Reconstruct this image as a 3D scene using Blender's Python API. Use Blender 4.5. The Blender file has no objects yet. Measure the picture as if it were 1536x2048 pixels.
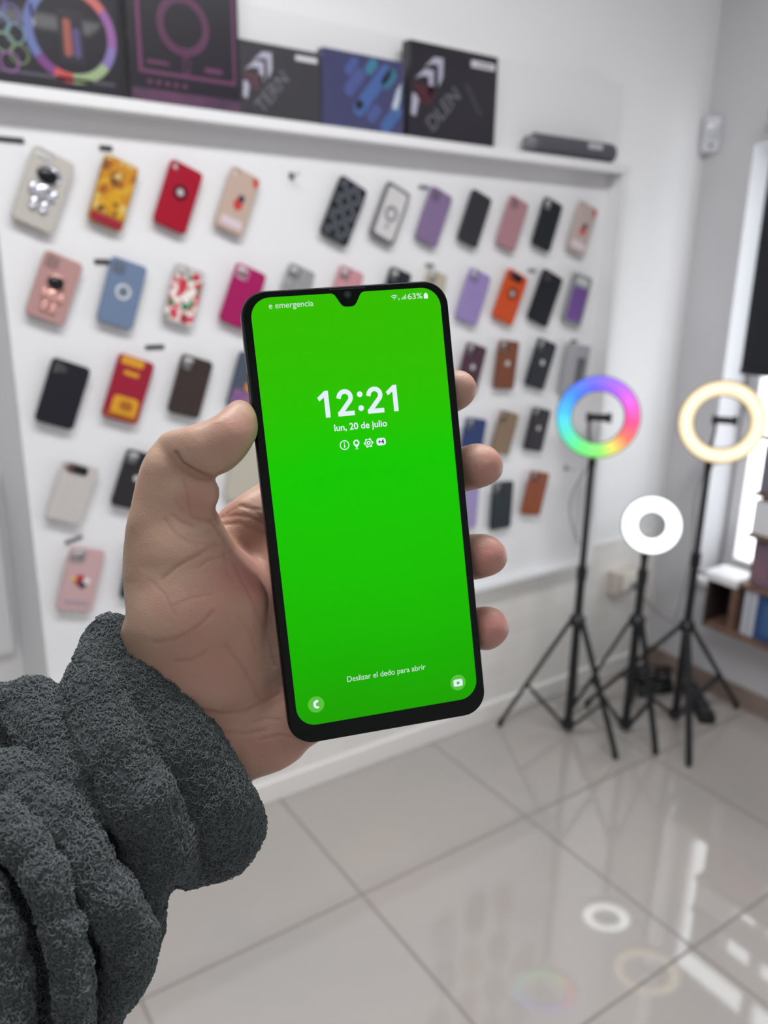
import bpy, bmesh, math, random
import numpy as np
from mathutils import Vector, Matrix, Euler
random.seed(4); rng = np.random.default_rng(7)
S = bpy.context.scene; C = S.collection
PI = math.pi

# ------------------------------------------------------------------ camera
FPX, PITCH, ROLL, YAW, CAMH = 1603.28, .28688, .017675, .596814, 1.60
Fv = Vector((math.sin(YAW)*math.cos(PITCH), math.cos(YAW)*math.cos(PITCH), -math.sin(PITCH)))
R0 = Vector((math.cos(YAW), -math.sin(YAW), 0)); U0 = R0.cross(Fv)
Rv = R0*math.cos(ROLL)+U0*math.sin(ROLL); Uv = -R0*math.sin(ROLL)+U0*math.cos(ROLL)
CP = Vector((0, 0, CAMH))
cd = bpy.data.cameras.new('camera'); cam = bpy.data.objects.new('camera', cd); C.objects.link(cam)
cam.matrix_world = Matrix(((Rv.x, Uv.x, -Fv.x, 0), (Rv.y, Uv.y, -Fv.y, 0), (Rv.z, Uv.z, -Fv.z, CAMH), (0, 0, 0, 1)))
cd.sensor_fit = 'VERTICAL'; cd.sensor_height = 36; cd.lens = FPX/2048*36; cd.clip_start = .02; cd.clip_end = 60
cd.dof.use_dof = True; cd.dof.focus_distance = .288; cd.dof.aperture_fstop = cd.lens/2.8
S.camera = cam
# ------------------------------------------------------------------ view, world, lamps
S.view_settings.view_transform = 'Standard'; S.view_settings.look = 'None'
S.view_settings.gamma = 1; S.view_settings.use_curve_mapping = False; S.view_settings.exposure = 0.0
S.cycles.max_bounces = 7; S.cycles.sample_clamp_indirect = 4; S.cycles.caustics_reflective = False; S.cycles.caustics_refractive = False
w = bpy.data.worlds.new('sky'); S.world = w; w.use_nodes = True
w.node_tree.nodes['Background'].inputs[0].default_value = (.92, .96, 1, 1); w.node_tree.nodes['Background'].inputs[1].default_value = 4.1
def area(name, loc, rot, sx, sy, power, col=(.985, .99, 1)):
    l = bpy.data.lights.new(name, 'AREA'); l.shape = 'RECTANGLE'; l.size = sx; l.size_y = sy; l.energy = power; l.color = col
    o = bpy.data.objects.new(name, l); C.objects.link(o); o.location = loc; o.rotation_euler = rot; return o
LAMPS = [(0.2, 0.55, 2.96, 31), (1.3, 0.5, 2.96, 18.5), (-.9, -1.5, 2.96, 9), (1.0, -1.6, 2.96, 7)]
for lx, ly, lz, p in LAMPS: area('ceiling_lamp_light', (lx, ly, lz), (0, 0, 0), 1.1, .28, p)
pt = area('window_portal', (3.0, .1, 1.26), (0, PI/2, 0), 1.6, 3.4, 1); pt.data.cycles.is_portal = True

# ------------------------------------------------------------------ projection helpers (photo pixel -> point in the room)
def ray(x, y): return Fv+Rv*((x-768)/FPX)-Uv*((y-1024)/FPX)
def at(x, y, Y): d = ray(x, y); return CP+d*(Y/d.y)
def atx(x, y, X): d = ray(x, y); return CP+d*(X/d.x)
def fl(x, y, z=0): d = ray(x, y); return CP+d*((CAMH-z)/-d.z)
def zat(x, y, g):
    d = ray(x, y); return CAMH+d.z*math.hypot(g[0], g[1])/math.hypot(d.x, d.y)

# ------------------------------------------------------------------ materials
def srgb(c):
    return tuple(((v/255)/12.92 if v/255 <= .04045 else ((v/255+.055)/1.055)**2.4) for v in c)
MC = {}
def mat(name, col, rough=.5, metal=0, spec=.5, emit=None, es=0, alpha=1, trans=0, coat=0, ior=1.45, lin=False):
    if name in MC: return MC[name]
    m = bpy.data.materials.new(name); m.use_nodes = True; b = m.node_tree.nodes['Principled BSDF']
    c = col if lin else srgb(col)
    b.inputs['Base Color'].default_value = (*c, 1); b.inputs['Roughness'].default_value = rough; b.inputs['Metallic'].default_value = metal
    b.inputs['Specular IOR Level'].default_value = spec; b.inputs['IOR'].default_value = ior
    b.inputs['Alpha'].default_value = alpha; b.inputs['Transmission Weight'].default_value = trans; b.inputs['Coat Weight'].default_value = coat
    if emit: b.inputs['Emission Color'].default_value = (*(emit if lin else srgb(emit)), 1); b.inputs['Emission Strength'].default_value = es
    MC[name] = m; return m
def nt(m): return m.node_tree, m.node_tree.nodes['Principled BSDF']
def N(t, typ, **kw):
    n = t.nodes.new(typ)
    for k, v in kw.items():
        if k in n.inputs: n.inputs[k].default_value = v
        else: setattr(n, k, v)
    return n
def ramp(t, stops, interp='LINEAR'):
    r = t.nodes.new('ShaderNodeValToRGB'); r.color_ramp.interpolation = interp; e = r.color_ramp.elements
    while len(e) < len(stops): e.new(.5)
    for i, (p, c) in enumerate(stops): e[i].position = p; e[i].color = (*srgb(c), 1)
    return r
def bump(m, scale, strength, dist, kind='ShaderNodeTexNoise'):
    t, b = nt(m); tc = N(t, 'ShaderNodeTexCoord'); n = N(t, kind); n.inputs['Scale'].default_value = scale
    t.links.new(tc.outputs['Object'], n.inputs['Vector']); bp = N(t, 'ShaderNodeBump'); bp.inputs['Strength'].default_value = strength; bp.inputs['Distance'].default_value = dist
    t.links.new(n.outputs[0], bp.inputs['Height']); t.links.new(bp.outputs[0], b.inputs['Normal']); return m
def mottled(name, c1, c2, scale, rough=.6, detail=3):
    m = mat(name, c1, rough); t, b = nt(m); tc = N(t, 'ShaderNodeTexCoord'); n = N(t, 'ShaderNodeTexNoise'); n.inputs['Scale'].default_value = scale; n.inputs['Detail'].default_value = detail
    r = ramp(t, [(.35, c1), (.65, c2)]); t.links.new(tc.outputs['Object'], n.inputs['Vector']); t.links.new(n.outputs[0], r.inputs[0]); t.links.new(r.outputs[0], b.inputs['Base Color']); return m
def patches(name, stops, scale, rough=.4, stretch=(1, 1, 1)):
    m = mat(name, stops[0][1], rough); t, b = nt(m); tc = N(t, 'ShaderNodeTexCoord'); mp = N(t, 'ShaderNodeMapping'); mp.inputs['Scale'].default_value = stretch
    n = N(t, 'ShaderNodeTexVoronoi'); n.inputs['Scale'].default_value = scale
    s = N(t, 'ShaderNodeSeparateColor'); r = ramp(t, stops, 'CONSTANT')
    t.links.new(tc.outputs['Object'], mp.inputs[0]); t.links.new(mp.outputs[0], n.inputs['Vector']); t.links.new(n.outputs['Color'], s.inputs[0]); t.links.new(s.outputs[0], r.inputs[0]); t.links.new(r.outputs[0], b.inputs['Base Color']); return m

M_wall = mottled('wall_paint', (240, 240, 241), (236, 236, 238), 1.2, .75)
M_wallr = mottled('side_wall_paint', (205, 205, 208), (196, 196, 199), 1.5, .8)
M_white = mat('white_lacquer', (235, 235, 237), .4)
M_panel = mat('panel_white', (230, 230, 232), .45)
M_base = mat('white_skirting', (232, 230, 228), .35)
M_blk = mat('black_plastic', (24, 25, 28), .4)
M_blk2 = mat('black_satin_metal', (38, 40, 43), .35, .3)
M_dgrey = mat('dark_grey_plastic', (60, 62, 68), .4)

# ------------------------------------------------------------------ mesh helpers
def link(name, me, m, parent=None, smooth=False):
    o = bpy.data.objects.new(name, me); C.objects.link(o)
    if m is not None: me.materials.clear(); me.materials.append(m)
    if parent: o.parent = parent
    if smooth:
        me.polygons.foreach_set('use_smooth', [True]*len(me.polygons))
        try: me.set_sharp_from_angle(angle=math.radians(40))
        except Exception: pass
    return o
def obj(name, bm, m, parent=None, smooth=False):
    bmesh.ops.recalc_face_normals(bm, faces=bm.faces)
    me = bpy.data.meshes.new(name); bm.to_mesh(me); bm.free(); return link(name, me, m, parent, smooth)
def thing(name, label, cat, loc=(0, 0, 0), rot=(0, 0, 0), group=None):
    o = bpy.data.objects.new(name, None); C.objects.link(o); o.empty_display_size = .05
    o.location = loc; o.rotation_euler = rot; return tag(o, label, cat, group)
def tag(o, label, cat, group=None):
    o['label'] = label; o['category'] = cat
    if group: o['group'] = group
    return o
def struct(name, bm, m, parent=None):
    o = obj(name, bm, m, parent)
    if not parent: o['kind'] = 'structure'
    return o
def box(bm, a, b, bev=0):
    x0, y0, z0 = [min(a[i], b[i]) for i in range(3)]; x1, y1, z1 = [max(a[i], b[i]) for i in range(3)]
    vs = [bm.verts.new(p) for p in ((x0, y0, z0), (x1, y0, z0), (x1, y1, z0), (x0, y1, z0), (x0, y0, z1), (x1, y0, z1), (x1, y1, z1), (x0, y1, z1))]
    fs = [bm.faces.new([vs[i] for i in q]) for q in ((3, 2, 1, 0), (4, 5, 6, 7), (0, 1, 5, 4), (1, 2, 6, 5), (2, 3, 7, 6), (3, 0, 4, 7))]
    if bev:
        es = list({e for f in fs for e in f.edges}); bmesh.ops.bevel(bm, geom=es, offset=bev, segments=3, profile=.5, affect='EDGES')
    return bm
def B(a, b, bev=0): return box(bmesh.new(), a, b, bev)
def tube(bm, pts, r, n=12, cap=True, radii=None):
    pts = [Vector(p) for p in pts]; rings = []; prev = None
    for i, p in enumerate(pts):
        t = (pts[min(i+1, len(pts)-1)]-pts[max(i-1, 0)]).normalized()
        if prev is None:
            u = t.orthogonal().normalized()
        else:
            u = (prev-t*prev.dot(t)).normalized()
        prev = u; v = t.cross(u); rr = radii[i] if radii else r
        rings.append([bm.verts.new(p+(u*math.cos(2*PI*k/n)+v*math.sin(2*PI*k/n))*rr) for k in range(n)])
    for a, b in zip(rings, rings[1:]):
        for k in range(n): bm.faces.new((a[k], a[(k+1) % n], b[(k+1) % n], b[k]))
    if cap: bm.faces.new(rings[0][::-1]); bm.faces.new(rings[-1])
    return bm
def T(pts, r, n=12, radii=None): return tube(bmesh.new(), pts, r, n, True, radii)
def lathe(prof, n=48, close=False):
    bm = bmesh.new(); rings = []
    for r, z in prof: rings.append([bm.verts.new((r*math.cos(2*PI*k/n), r*math.sin(2*PI*k/n), z)) for k in range(n)])
    pr = list(zip(rings, rings[1:]))+([(rings[-1], rings[0])] if close else [])
    for a, b in pr:
        for k in range(n): bm.faces.new((a[k], a[(k+1) % n], b[(k+1) % n], b[k]))
    if not close: bm.faces.new(rings[0][::-1]); bm.faces.new(rings[-1])
    return bm
def smoothpath(pts, n=8):
    pts = [Vector(p) for p in pts]; out = []
    for i in range(len(pts)-1):
        p0, p1, p2, p3 = pts[max(i-1, 0)], pts[i], pts[i+1], pts[min(i+2, len(pts)-1)]
        for k in range(n):
            t = k/n; out.append(.5*((2*p1)+(p2-p0)*t+(2*p0-5*p1+4*p2-p3)*t*t+(-p0+3*p1-3*p2+p3)*t**3))
    out.append(pts[-1]); return out
def rrect(w, h, r, cx=0, cy=0, n=6):
    if isinstance(r, (int, float)): r = (r,)*4
    out = []
    for (sx, sy, a0), rr in zip(((1, 1, 0), (-1, 1, 90), (-1, -1, 180), (1, -1, 270)), r):
        for k in range(n+1):
            a = math.radians(a0+90*k/n); out.append((cx+sx*(w/2-rr)+rr*math.cos(a), cy+sy*(h/2-rr)+rr*math.sin(a)))
    return out
def circ(r, cx=0, cy=0, n=24, ry=None): return [(cx+r*math.cos(2*PI*k/n), cy+(ry or r)*math.sin(2*PI*k/n)) for k in range(n)]
def plate(loops, z0, z1, bev=0):
    """solid plate from 2D loops (first outer, others holes) between z0 and z1 with rounded rims"""
    cu = bpy.data.curves.new('c', 'CURVE'); cu.dimensions = '2D'; cu.fill_mode = 'BOTH'
    for lp in loops:
        s = cu.splines.new('POLY'); s.points.add(len(lp)-1); s.use_cyclic_u = True
        for i, p in enumerate(lp): s.points[i].co = (p[0], p[1], 0, 1)
    cu.extrude = max((z1-z0)/2-bev, 0); cu.bevel_depth = bev; cu.bevel_resolution = 2; cu.offset = -bev
    o = bpy.data.objects.new('c', cu); C.objects.link(o); dg = bpy.context.evaluated_depsgraph_get()
    me = bpy.data.meshes.new_from_object(o.evaluated_get(dg)); bpy.data.objects.remove(o); bpy.data.curves.remove(cu)
    me.transform(Matrix.Translation((0, 0, (z0+z1)/2))); return me
def textmesh(body, size, width=None, offset=0, extrude=.00002, align='CENTER', shear=0):
    cu = bpy.data.curves.new('t', 'FONT'); cu.body = body; cu.size = size; cu.align_x = align; cu.align_y = 'CENTER'; cu.offset = offset; cu.extrude = extrude; cu.shear = shear
    o = bpy.data.objects.new('t', cu); C.objects.link(o); dg = bpy.context.evaluated_depsgraph_get()
    me = bpy.data.meshes.new_from_object(o.evaluated_get(dg)); bpy.data.objects.remove(o); bpy.data.curves.remove(cu)
    if width and len(me.vertices):
        xs = [v.co.x for v in me.vertices]; k = width/(max(xs)-min(xs)); c = (max(xs)+min(xs))/2
        for v in me.vertices: v.co.x = (v.co.x-c)*k
    ys = [v.co.y for v in me.vertices]
    if ys:
        c = (max(ys)+min(ys))/2
        for v in me.vertices: v.co.y -= c
    return me

# ================================================================== SETTING
YW, YP, YF, XR, ZC = 2.0, 1.965, 1.90, 2.75, 3.0
# floor: polished 60 cm tiles
M_floor = mat('polished_floor_tile', (186, 182, 178), .06, ior=1.75)
t, b = nt(M_floor); tc = N(t, 'ShaderNodeTexCoord'); mp = N(t, 'ShaderNodeMapping'); mp.inputs['Location'].default_value = (-.966, -.294, 0)
br = N(t, 'ShaderNodeTexBrick'); br.offset = 0; br.squash = 1
for k, v in {'Scale': 1, 'Mortar Size': .004, 'Mortar Smooth': .1, 'Bias': 0, 'Brick Width': .6, 'Row Height': .6}.items(): br.inputs[k].default_value = v
br.inputs['Color1'].default_value = (*srgb((187, 182, 178)), 1); br.inputs['Color2'].default_value = (*srgb((181, 177, 173)), 1); br.inputs['Mortar'].default_value = (*srgb((140, 134, 130)), 1)
ns = N(t, 'ShaderNodeTexNoise'); ns.inputs['Scale'].default_value = 2.2; ns.inputs['Detail'].default_value = 4
rp = ramp(t, [(.3, (250, 246, 244)), (.7, (238, 240, 240))]); mx = N(t, 'ShaderNodeMix', data_type='RGBA', blend_type='MULTIPLY'); mx.inputs[0].default_value = 1
t.links.new(tc.outputs['Object'], mp.inputs[0]); t.links.new(mp.outputs[0], br.inputs[0]); t.links.new(tc.outputs['Object'], ns.inputs['Vector']); t.links.new(ns.outputs[0], rp.inputs[0])
t.links.new(br.outputs['Color'], mx.inputs[6]); t.links.new(rp.outputs[0], mx.inputs[7]); t.links.new(mx.outputs[2], b.inputs['Base Color'])
rr = ramp(t, [(0, (20, 20, 20)), (1, (150, 150, 150))]); t.links.new(br.outputs['Fac'], rr.inputs[0]); 
mr = N(t, 'ShaderNodeMapRange'); mr.inputs['To Min'].default_value = .045; mr.inputs['To Max'].default_value = .5; t.links.new(br.outputs['Fac'], mr.inputs[0]); t.links.new(mr.outputs[0], b.inputs['Roughness'])
struct('floor', B((-2.6, -3.1, -.05), (XR+.22, YW+.5, 0)), M_floor)
struct('ceiling', B((-2.6, -3.1, ZC), (XR+.22, YW+.5, ZC+.05)), M_wall)
XL = at(95, 1340, YP).x; YR = 2.38
bm = B((XL+.004, YW, 0), (XR+.22, YW+.5, ZC)); box(bm, (-2.6, YR, 0), (XL+.004, YR+.12, ZC)); struct('wall_back', bm, M_wall)
struct('wall_left', B((-2.6, -3.1, 0), (-2.5, YR, ZC)), M_wall)
struct('wall_front', B((-2.5, -3.1, 0), (XR, -3.0, ZC)), M_wall)
# tiled lower wall under the display board
M_wt = mat('wall_tile', (222, 220, 216), .25)
t, b = nt(M_wt); tc = N(t, 'ShaderNodeTexCoord'); mp = N(t, 'ShaderNodeMapping'); mp.inputs['Rotation'].default_value = (PI/2, 0, 0)
br = N(t, 'ShaderNodeTexBrick'); br.offset = .5
for k, v in {'Scale': 1, 'Mortar Size': .003, 'Mortar Smooth': .2, 'Brick Width': .16, 'Row Height': .08}.items(): br.inputs[k].default_value = v
br.inputs['Color1'].default_value = (*srgb((232, 230, 227)), 1); br.inputs['Color2'].default_value = (*srgb((227, 224, 219)), 1); br.inputs['Mortar'].default_value = (*srgb((236, 235, 232)), 1)
t.links.new(tc.outputs['Object'], mp.inputs[0]); t.links.new(mp.outputs[0], br.inputs[0]); t.links.new(br.outputs['Color'], b.inputs['Base Color'])
zpb = at(1055, 1140, YP).z
struct('trim_1', B((.36, YW-.012, .07), (XR, YW, zpb+.02)), M_wt)
struct('baseboard_back', B((XL, YW-.022, 0), (XR, YW, .075), .004), M_base)
# right wall with the big shop window
wy1, wy0, wz0, wz1 = 1.80, -1.6, .47, 2.06
bm = bmesh.new(); box(bm, (XR, -3.1, 0), (XR+.22, YW, wz0)); box(bm, (XR, -3.1, wz1), (XR+.22, YW, ZC)); box(bm, (XR, wy1, wz0), (XR+.22, YW, wz1)); box(bm, (XR, -3.1, wz0), (XR+.22, wy0, wz1))
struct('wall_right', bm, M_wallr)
XS = 2.60
M_rbase = mottled('brown_skirting_tile', (150, 132, 124), (132, 116, 108), 9, .35)
struct('baseboard_right', B((XR-.012, -3.0, 0), (XR, YW-.022, .085), .003), M_rbase)
win = thing('window_1', '', ''); del win['label']; del win['category']; win['kind'] = 'structure'
bm = bmesh.new()
for y in (wy1-.03, 1.38, .6, -.4, wy0+.03): box(bm, (XR+.155, y-.025, wz0), (XR+.205, y+.025, wz1), .004)
for z in (wz0+.03, wz1-.03): box(bm, (XR+.156, wy0, z-.025), (XR+.204, wy1, z+.025), .004)
obj('window_frame', bm, M_white, win)
obj('window_sill', B((XR-.03, wy0, wz0-.03), (XR+.22, wy1+.01, wz0), .005), M_white, win)
M_gl = mat('window_glass', (235, 245, 245), .02, alpha=.06)
obj('window_pane', B((XR+.178, wy0+.05, wz0+.05), (XR+.182, wy1-.05, wz1-.05)), M_gl, win)
# shop front frame at the far left
M_pane2 = mat('grey_pane', (120, 130, 136), .1)
q = at(31, 1304, YR-.03)
w2 = thing('window_2', '', ''); del w2['label']; del w2['category']; w2['kind'] = 'structure'
bm = bmesh.new(); x1 = q.x; z0 = q.z
for a, c in (((x1-.05, z0), (x1, z0+.52)), ((x1-.8, z0), (x1-.75, z0+.52)), ((x1-.75, z0), (x1-.05, z0+.05)), ((x1-.75, z0+.47), (x1-.05, z0+.52))):
    box(bm, (a[0], YR-.03, a[1]), (c[0], YR, c[1]), .003)
obj('window_frame', bm, M_white, w2); obj('window_pane', B((x1-.75, YR-.012, z0+.05), (x1-.05, YR-.004, z0+.47)), M_pane2, w2)

# ceiling lamps (above and behind the camera)
M_lamp = mat('lamp_diffuser', (255, 255, 250), .6, emit=(255, 250, 240), es=1.5)
for i, (lx, ly, lz, p) in enumerate(LAMPS):
    s = 'front' if ly < 0 else 'rear'; d = 'left' if lx < .9 else 'right'
    r = thing('ceiling_light', f'long white ceiling light, {s} row, {d} one', 'ceiling light', (lx, ly, ZC), group='ceiling lights')
    obj('housing', B((-.6, -.18, -.03), (.6, .18, -.001), .006), M_white, r)
    obj('diffuser', B((-.56, -.15, -.034), (.56, .15, -.0305)), M_lamp, r)

# ================================================================== DISPLAY BOARD
XE = at(1196, 600, YP).x
ZS = at(640, 271, YF).z          # underside of the shelf
ZT = at(892, 92, YP).z           # top edge of the back board
bd = thing('display_board', 'large white wall display board with boxed sides and a top shelf, hung with phone cases', 'display board', (0, YW, 0))
def rel(o, p): o.location = (0, 0, 0); o.matrix_parent_inverse = p.matrix_basis.inverted(); return o
def bpart(name, bm, m, p): return rel(obj(name, bm, m, p), p)
bpart('back_panel', B((XL, YP, zpb), (XE+.03, YW-.013, ZT), .002), M_panel, bd)
bpart('side_board', B((XE, YF, zpb-.0), (XE+.022, YP-.0005, ZS-.0005), .002), M_panel, bd)
bpart('bottom_rail', B((XL, YP-.03, zpb-.022), (XE+.022, YP+.02, zpb-.0005), .002), M_panel, bd)
shz = ZS+.026
bpart('shelf', B((XL-.6, YF, ZS), (XE+.03, YP-.0005, shz), .002), M_panel, bd)

# ------------------------------------------------------------------ phone cases
PZ = .004
cases = []
def frame(Tp, Bp, Y):
    """local frame for something lying on the board between two photo points"""
    a = at(*Tp, Y); c = at(*Bp, Y); v = a-c; L = v.length; ang = math.atan2(-(v.x), v.z)
    M = Matrix.Translation((a+c)/2) @ Matrix.Rotation(-ang, 4, 'Y') @ Matrix.Rotation(PI/2, 4, 'X')
    return M, L
M_lens = mat('lens_black', (12, 12, 16), .1); M_hook = mat('chrome_hook', (200, 202, 205), .2, 1)
def case(label, Tp, Bp, col, cam='square', wr=.485, rough=.55, print_=None, ring=None, rim=None, body=None, r=.011, w=None, extra=None, group='phone cases on the display board'):
    M, L = frame(Tp, Bp, YP-.014); col = tuple(int(c*.88) for c in col)
    L *= 1.015; W = w or L*wr*1.055; t = thing('phone_case', label, 'phone case', group=None); t.matrix_world = M
    m = body or mat('case_%d_%d_%d_%.2f' % (*col, rough), col, rough, spec=.3)
    k = L/.155; W2, L2 = W/2, L/2
    holes = []
    cs = .030*k
    ccx, ccy = -W2+cs/2+.006, L2-cs/2-.006
    if cam == 'square': holes = [rrect(cs, cs, .008, ccx, ccy)]
    elif cam == 'pill': holes = [rrect(.034*k, .014*k, .006, -W2+.017*k+.006, L2-.014)]
    elif cam == 'dot': holes = [circ(.0065*k, -W2+.015, L2-.014)]
    elif cam == 'tall': cs2 = .038*k; holes = [rrect(.02*k, cs2, .008, -W2+.017, L2-cs2/2-.006)]
    hs = list(holes)
    if ring == 'cut': hs.append(circ(.013*k, 0, .012*k))
    me = plate([rrect(W, L, r)]+hs, 0, .011, .003); link('shell', me, m, t, True)
    if cam in ('square', 'tall'):
        rimm = mat('%s_rim' % m.name, tuple(int(c*.82) for c in col), .35) if rim is None else rim
        hx = holes[0]; xs = [p[0] for p in hx]; ys = [p[1] for p in hx]; cx, cy, ww, hh = (max(xs)+min(xs))/2, (max(ys)+min(ys))/2, max(xs)-min(xs), max(ys)-min(ys)
        link('camera_rim', plate([rrect(ww+.005, hh+.005, .009, cx, cy), rrect(ww, hh, .008, cx, cy)], .0105, .0125, .0006), rimm, t, True)
    if cam == 'lenses':
        link('camera_rim', plate([rrect(cs, cs, .008, ccx, ccy)], .0105, .0125, .0006), mat('%s_isl' % m.name, tuple(int(c*.85) for c in col), .3), t, True)
        for dx, dy in ((-.007, .007), (-.007, -.007), (.007, 0)):
            link('lens_ring', plate([circ(.0052*k, ccx+dx*k, ccy+dy*k), circ(.0032*k, ccx+dx*k, ccy+dy*k)], .012, .0136, .0003), mat('lens_ring_grey', (150, 140, 138), .2, .6), t, True)
    if cam == 'bar':
        link('camera_cover', plate([rrect(.036*k+.014, .022*k, .008, -W2+.025*k+.012, L2-.017*k)], .0105, .014, .001), mat('cover_black', (26, 26, 32), .25), t, True)
        for dx in (-.014, 0): link('lens_ring', plate([circ(.0055*k, -W2+.02+dx*k*.9, L2-.017*k), circ(.003*k, -W2+.02+dx*k*.9, L2-.017*k)], .0139, .0148, .0003), mat('lens_ring_rose', (170, 130, 120), .2, .6), t, True)
    if ring == 'mag':
        link('magnet_ring', plate([circ(.0185*k, 0, .004*k), circ(.0125*k, 0, .004*k)], .0105, .0128, .0005), mat('ring_silver', (225, 228, 232), .25, .3), t, True)
        link('logo_hole', plate([circ(.0085*k, 0, .004*k)], .0105, .0112, .0002), mat('hole_grey', (105, 112, 122), .4), t, True)
    if ring == 'dark':
        link('finger_ring', plate([circ(.0175*k, 0, .012*k), circ(.0105*k, 0, .012*k)], .0105, .0135, .0006), mat('%s_ring' % m.name, tuple(int(c*.45) for c in col), .3), t, True)
        link('logo_hole', plate([circ(.0085*k, 0, .012*k)], .0105, .0115, .0002), mat('hole_light', (190, 185, 190), .4), t, True)
    if ring == 'white': link('round_badge', plate([circ(.0085*k, .0, .006*k)], .0105, .012, .0003), mat('badge_light', (200, 198, 196), .4), t, True)
    if print_: print_(t, W, L, k)
    if extra: extra(t, W, L, k)
    obj('mounting_peg', T([(0, L*.3, -.0136), (0, L*.3, .001)], .006, 10), M_hook, t, True)
    return t
def blob(t, name, loops, m, z=.0112, th=.0006):
    return link(name, plate([loops], z-.0004, z+th, .0001), m, t, True)
def ellip(t, name, cx, cy, rx, ry, rz, z, m):
    bm = bmesh.new(); bmesh.ops.create_uvsphere(bm, u_segments=20, v_segments=12, radius=1)
    bm.transform(Matrix.Translation((cx, cy, z)) @ Matrix.Diagonal((rx, ry, rz, 1))); return obj(name, bm, m, t, True)
M_chrome = mat('astronaut_chrome', (205, 205, 215), .18, .85); M_visor = mat('visor_black', (14, 14, 20), .15); M_rose = mat('astronaut_rose', (214, 164, 156), .2, .5)
def astro(mt, s=1.0, dy=0):
    def f(t, W, L, k):
        k *= s
        bm = bmesh.new()
        def e(cx, cy, rx, ry, rz, z=.011):
            b2 = bmesh.ops.create_uvsphere(bm, u_segments=18, v_segments=10, radius=1)['verts']
            bmesh.ops.transform(bm, matrix=Matrix.Translation((cx*k, cy*k+dy, z)) @ Matrix.Diagonal((rx*k, ry*k, rz, 1)), verts=b2)
        e(.0, .022, .0185, .0165, .007); e(0, -.004, .0125, .014, .006); e(-.0155, -.004, .006, .011, .005); e(.0155, -.004, .006, .011, .005)
        e(-.0075, -.022, .0065, .0095, .006); e(.0075, -.022, .0065, .0095, .006); e(-.0075, -.029, .0072, .0055, .007); e(.0075, -.029, .0072, .0055, .007)
        obj('astronaut_stand', bm, mt, t, True)
        ellip(t, 'visor', -.0015*k, .0215*k+dy, .0150*k, .0125*k, .0085, .0140, M_visor)
    return f
def red_figure(dark=(40, 44, 70), red=(196, 62, 58), tag_=True):
    def f(t, W, L, k):
        mr_, md = mat('print_red_%d' % red[0], red, .45), mat('print_dark_%d' % dark[2], dark, .45)
        ml = mat('print_lilac', (214, 196, 206), .5)
        blob(t, 'corner_print', [(W*.22, L*.47), (W*.42, L*.45), (W*.47, L*.38), (W*.40, L*.31), (W*.30, L*.36)], mr_)
        blob(t, 'red_print', circ(.0125*k, .002, -.006*k, ry=.015*k), mr_)
        blob(t, 'dark_print', circ(.009*k, .006*k, .010*k), md, .0116)
        if tag_: blob(t, 'lower_band', rrect(W*.72, .022*k, .006, 0, -L*.35), ml)
    return f
def bear_patch(t, W, L, k):
    my = patches('yellow_blotch_print', [(0, (196, 134, 28)), (.3, (160, 92, 26)), (.5, (206, 158, 40)), (.68, (112, 70, 30)), (.84, (206, 182, 110))], 62)
    blob(t, 'blotchy_print', rrect(W*.94, L*.80, .010, 0, .08*L), my)
    blob(t, 'yellow_print', circ(.019*k, .004*k, -.018*k, ry=.021*k), mat('print_yellow', (204, 152, 20), .45), .0118)
    blob(t, 'brown_print', circ(.006*k, .010*k, -.024*k), mat('print_brown', (130, 84, 30), .4), .0124)
    blob(t, 'red_band', rrect(W*.9, L*.13, (.002, .002, .01, .01), 0, -L*.42), mat('print_wine', (150, 24, 48), .4))
def floral(t, W, L, k):
    blob(t, 'berry_print', rrect(W*.95, L*.80, .009, 0, -.06*L), patches('berry_blotches', [(0, (232, 224, 220)), (.34, (196, 40, 62)), (.58, (240, 232, 228)), (.74, (214, 86, 100)), (.86, (60, 130, 86))], 90))
    for cx, cy, c in ((.019, .055, (200, 40, 60)), (.008, -.028, (40, 128, 82)), (-.018, -.052, (206, 60, 80)), (.013, -.056, (150, 50, 54)), (-.014, .018, (205, 50, 70))):
        blob(t, 'fruit_print', circ(.0105*k, cx*k, cy*k), mat('fruit_%d' % (c[0]+c[1]), c, .4), .012)
def wine_bear(t, W, L, k):
    m1 = mat('print_gold', (214, 152, 34), .4); m2 = mat('print_gold_dark', (166, 96, 26), .4)
    blob(t, 'top_print', rrect(W*.62, L*.13, .006, -W*.1, L*.42), m1)
    blob(t, 'mid_print', rrect(W*.42, L*.07, .004, -W*.05, L*.24), m1)
    blob(t, 'square_print', rrect(W*.72, L*.30, .012, .02*W, -L*.27), m1)
    blob(t, 'square_print', rrect(W*.34, L*.14, .008, .05*W, -L*.26), m2, .0118)
    blob(t, 'foot_print', rrect(W*.86, L*.05, .003, 0, -L*.43), m2)
def colourful(t, W, L, k):
    blob(t, 'orange_print', rrect(W*.4, L*.14, .008, W*.12, -L*.08), mat('print_orange', (226, 140, 40), .4))
    blob(t, 'violet_print', rrect(W*.86, L*.3, .01, 0, -L*.31), mottled('print_violet', (112, 84, 140), (150, 96, 130), 60, .4))
def check(t, W, L, k):
    for i in range(4):
        for j in range(7):
            if (i+j) % 2: continue
            blob(t, 'check_patch', rrect(W*.21, L*.125, .001, (i-1.5)*W*.235, (j-3)*L*.137), mat('check_grey', (72, 76, 84), .3))
    bm = bmesh.new()
    for i in range(3): box(bm, ((i-1)*W*.235-.0006, -L*.47, .0108), ((i-1)*W*.235+.0006, L*.47, .0125))
    for j in range(6): box(bm, (-W*.46, (j-2.5)*L*.137-.0006, .0108), (W*.46, (j-2.5)*L*.137+.0006, .0124))
    obj('grid_lines', bm, mat('grid_light', (128, 132, 140), .3), t)
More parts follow.
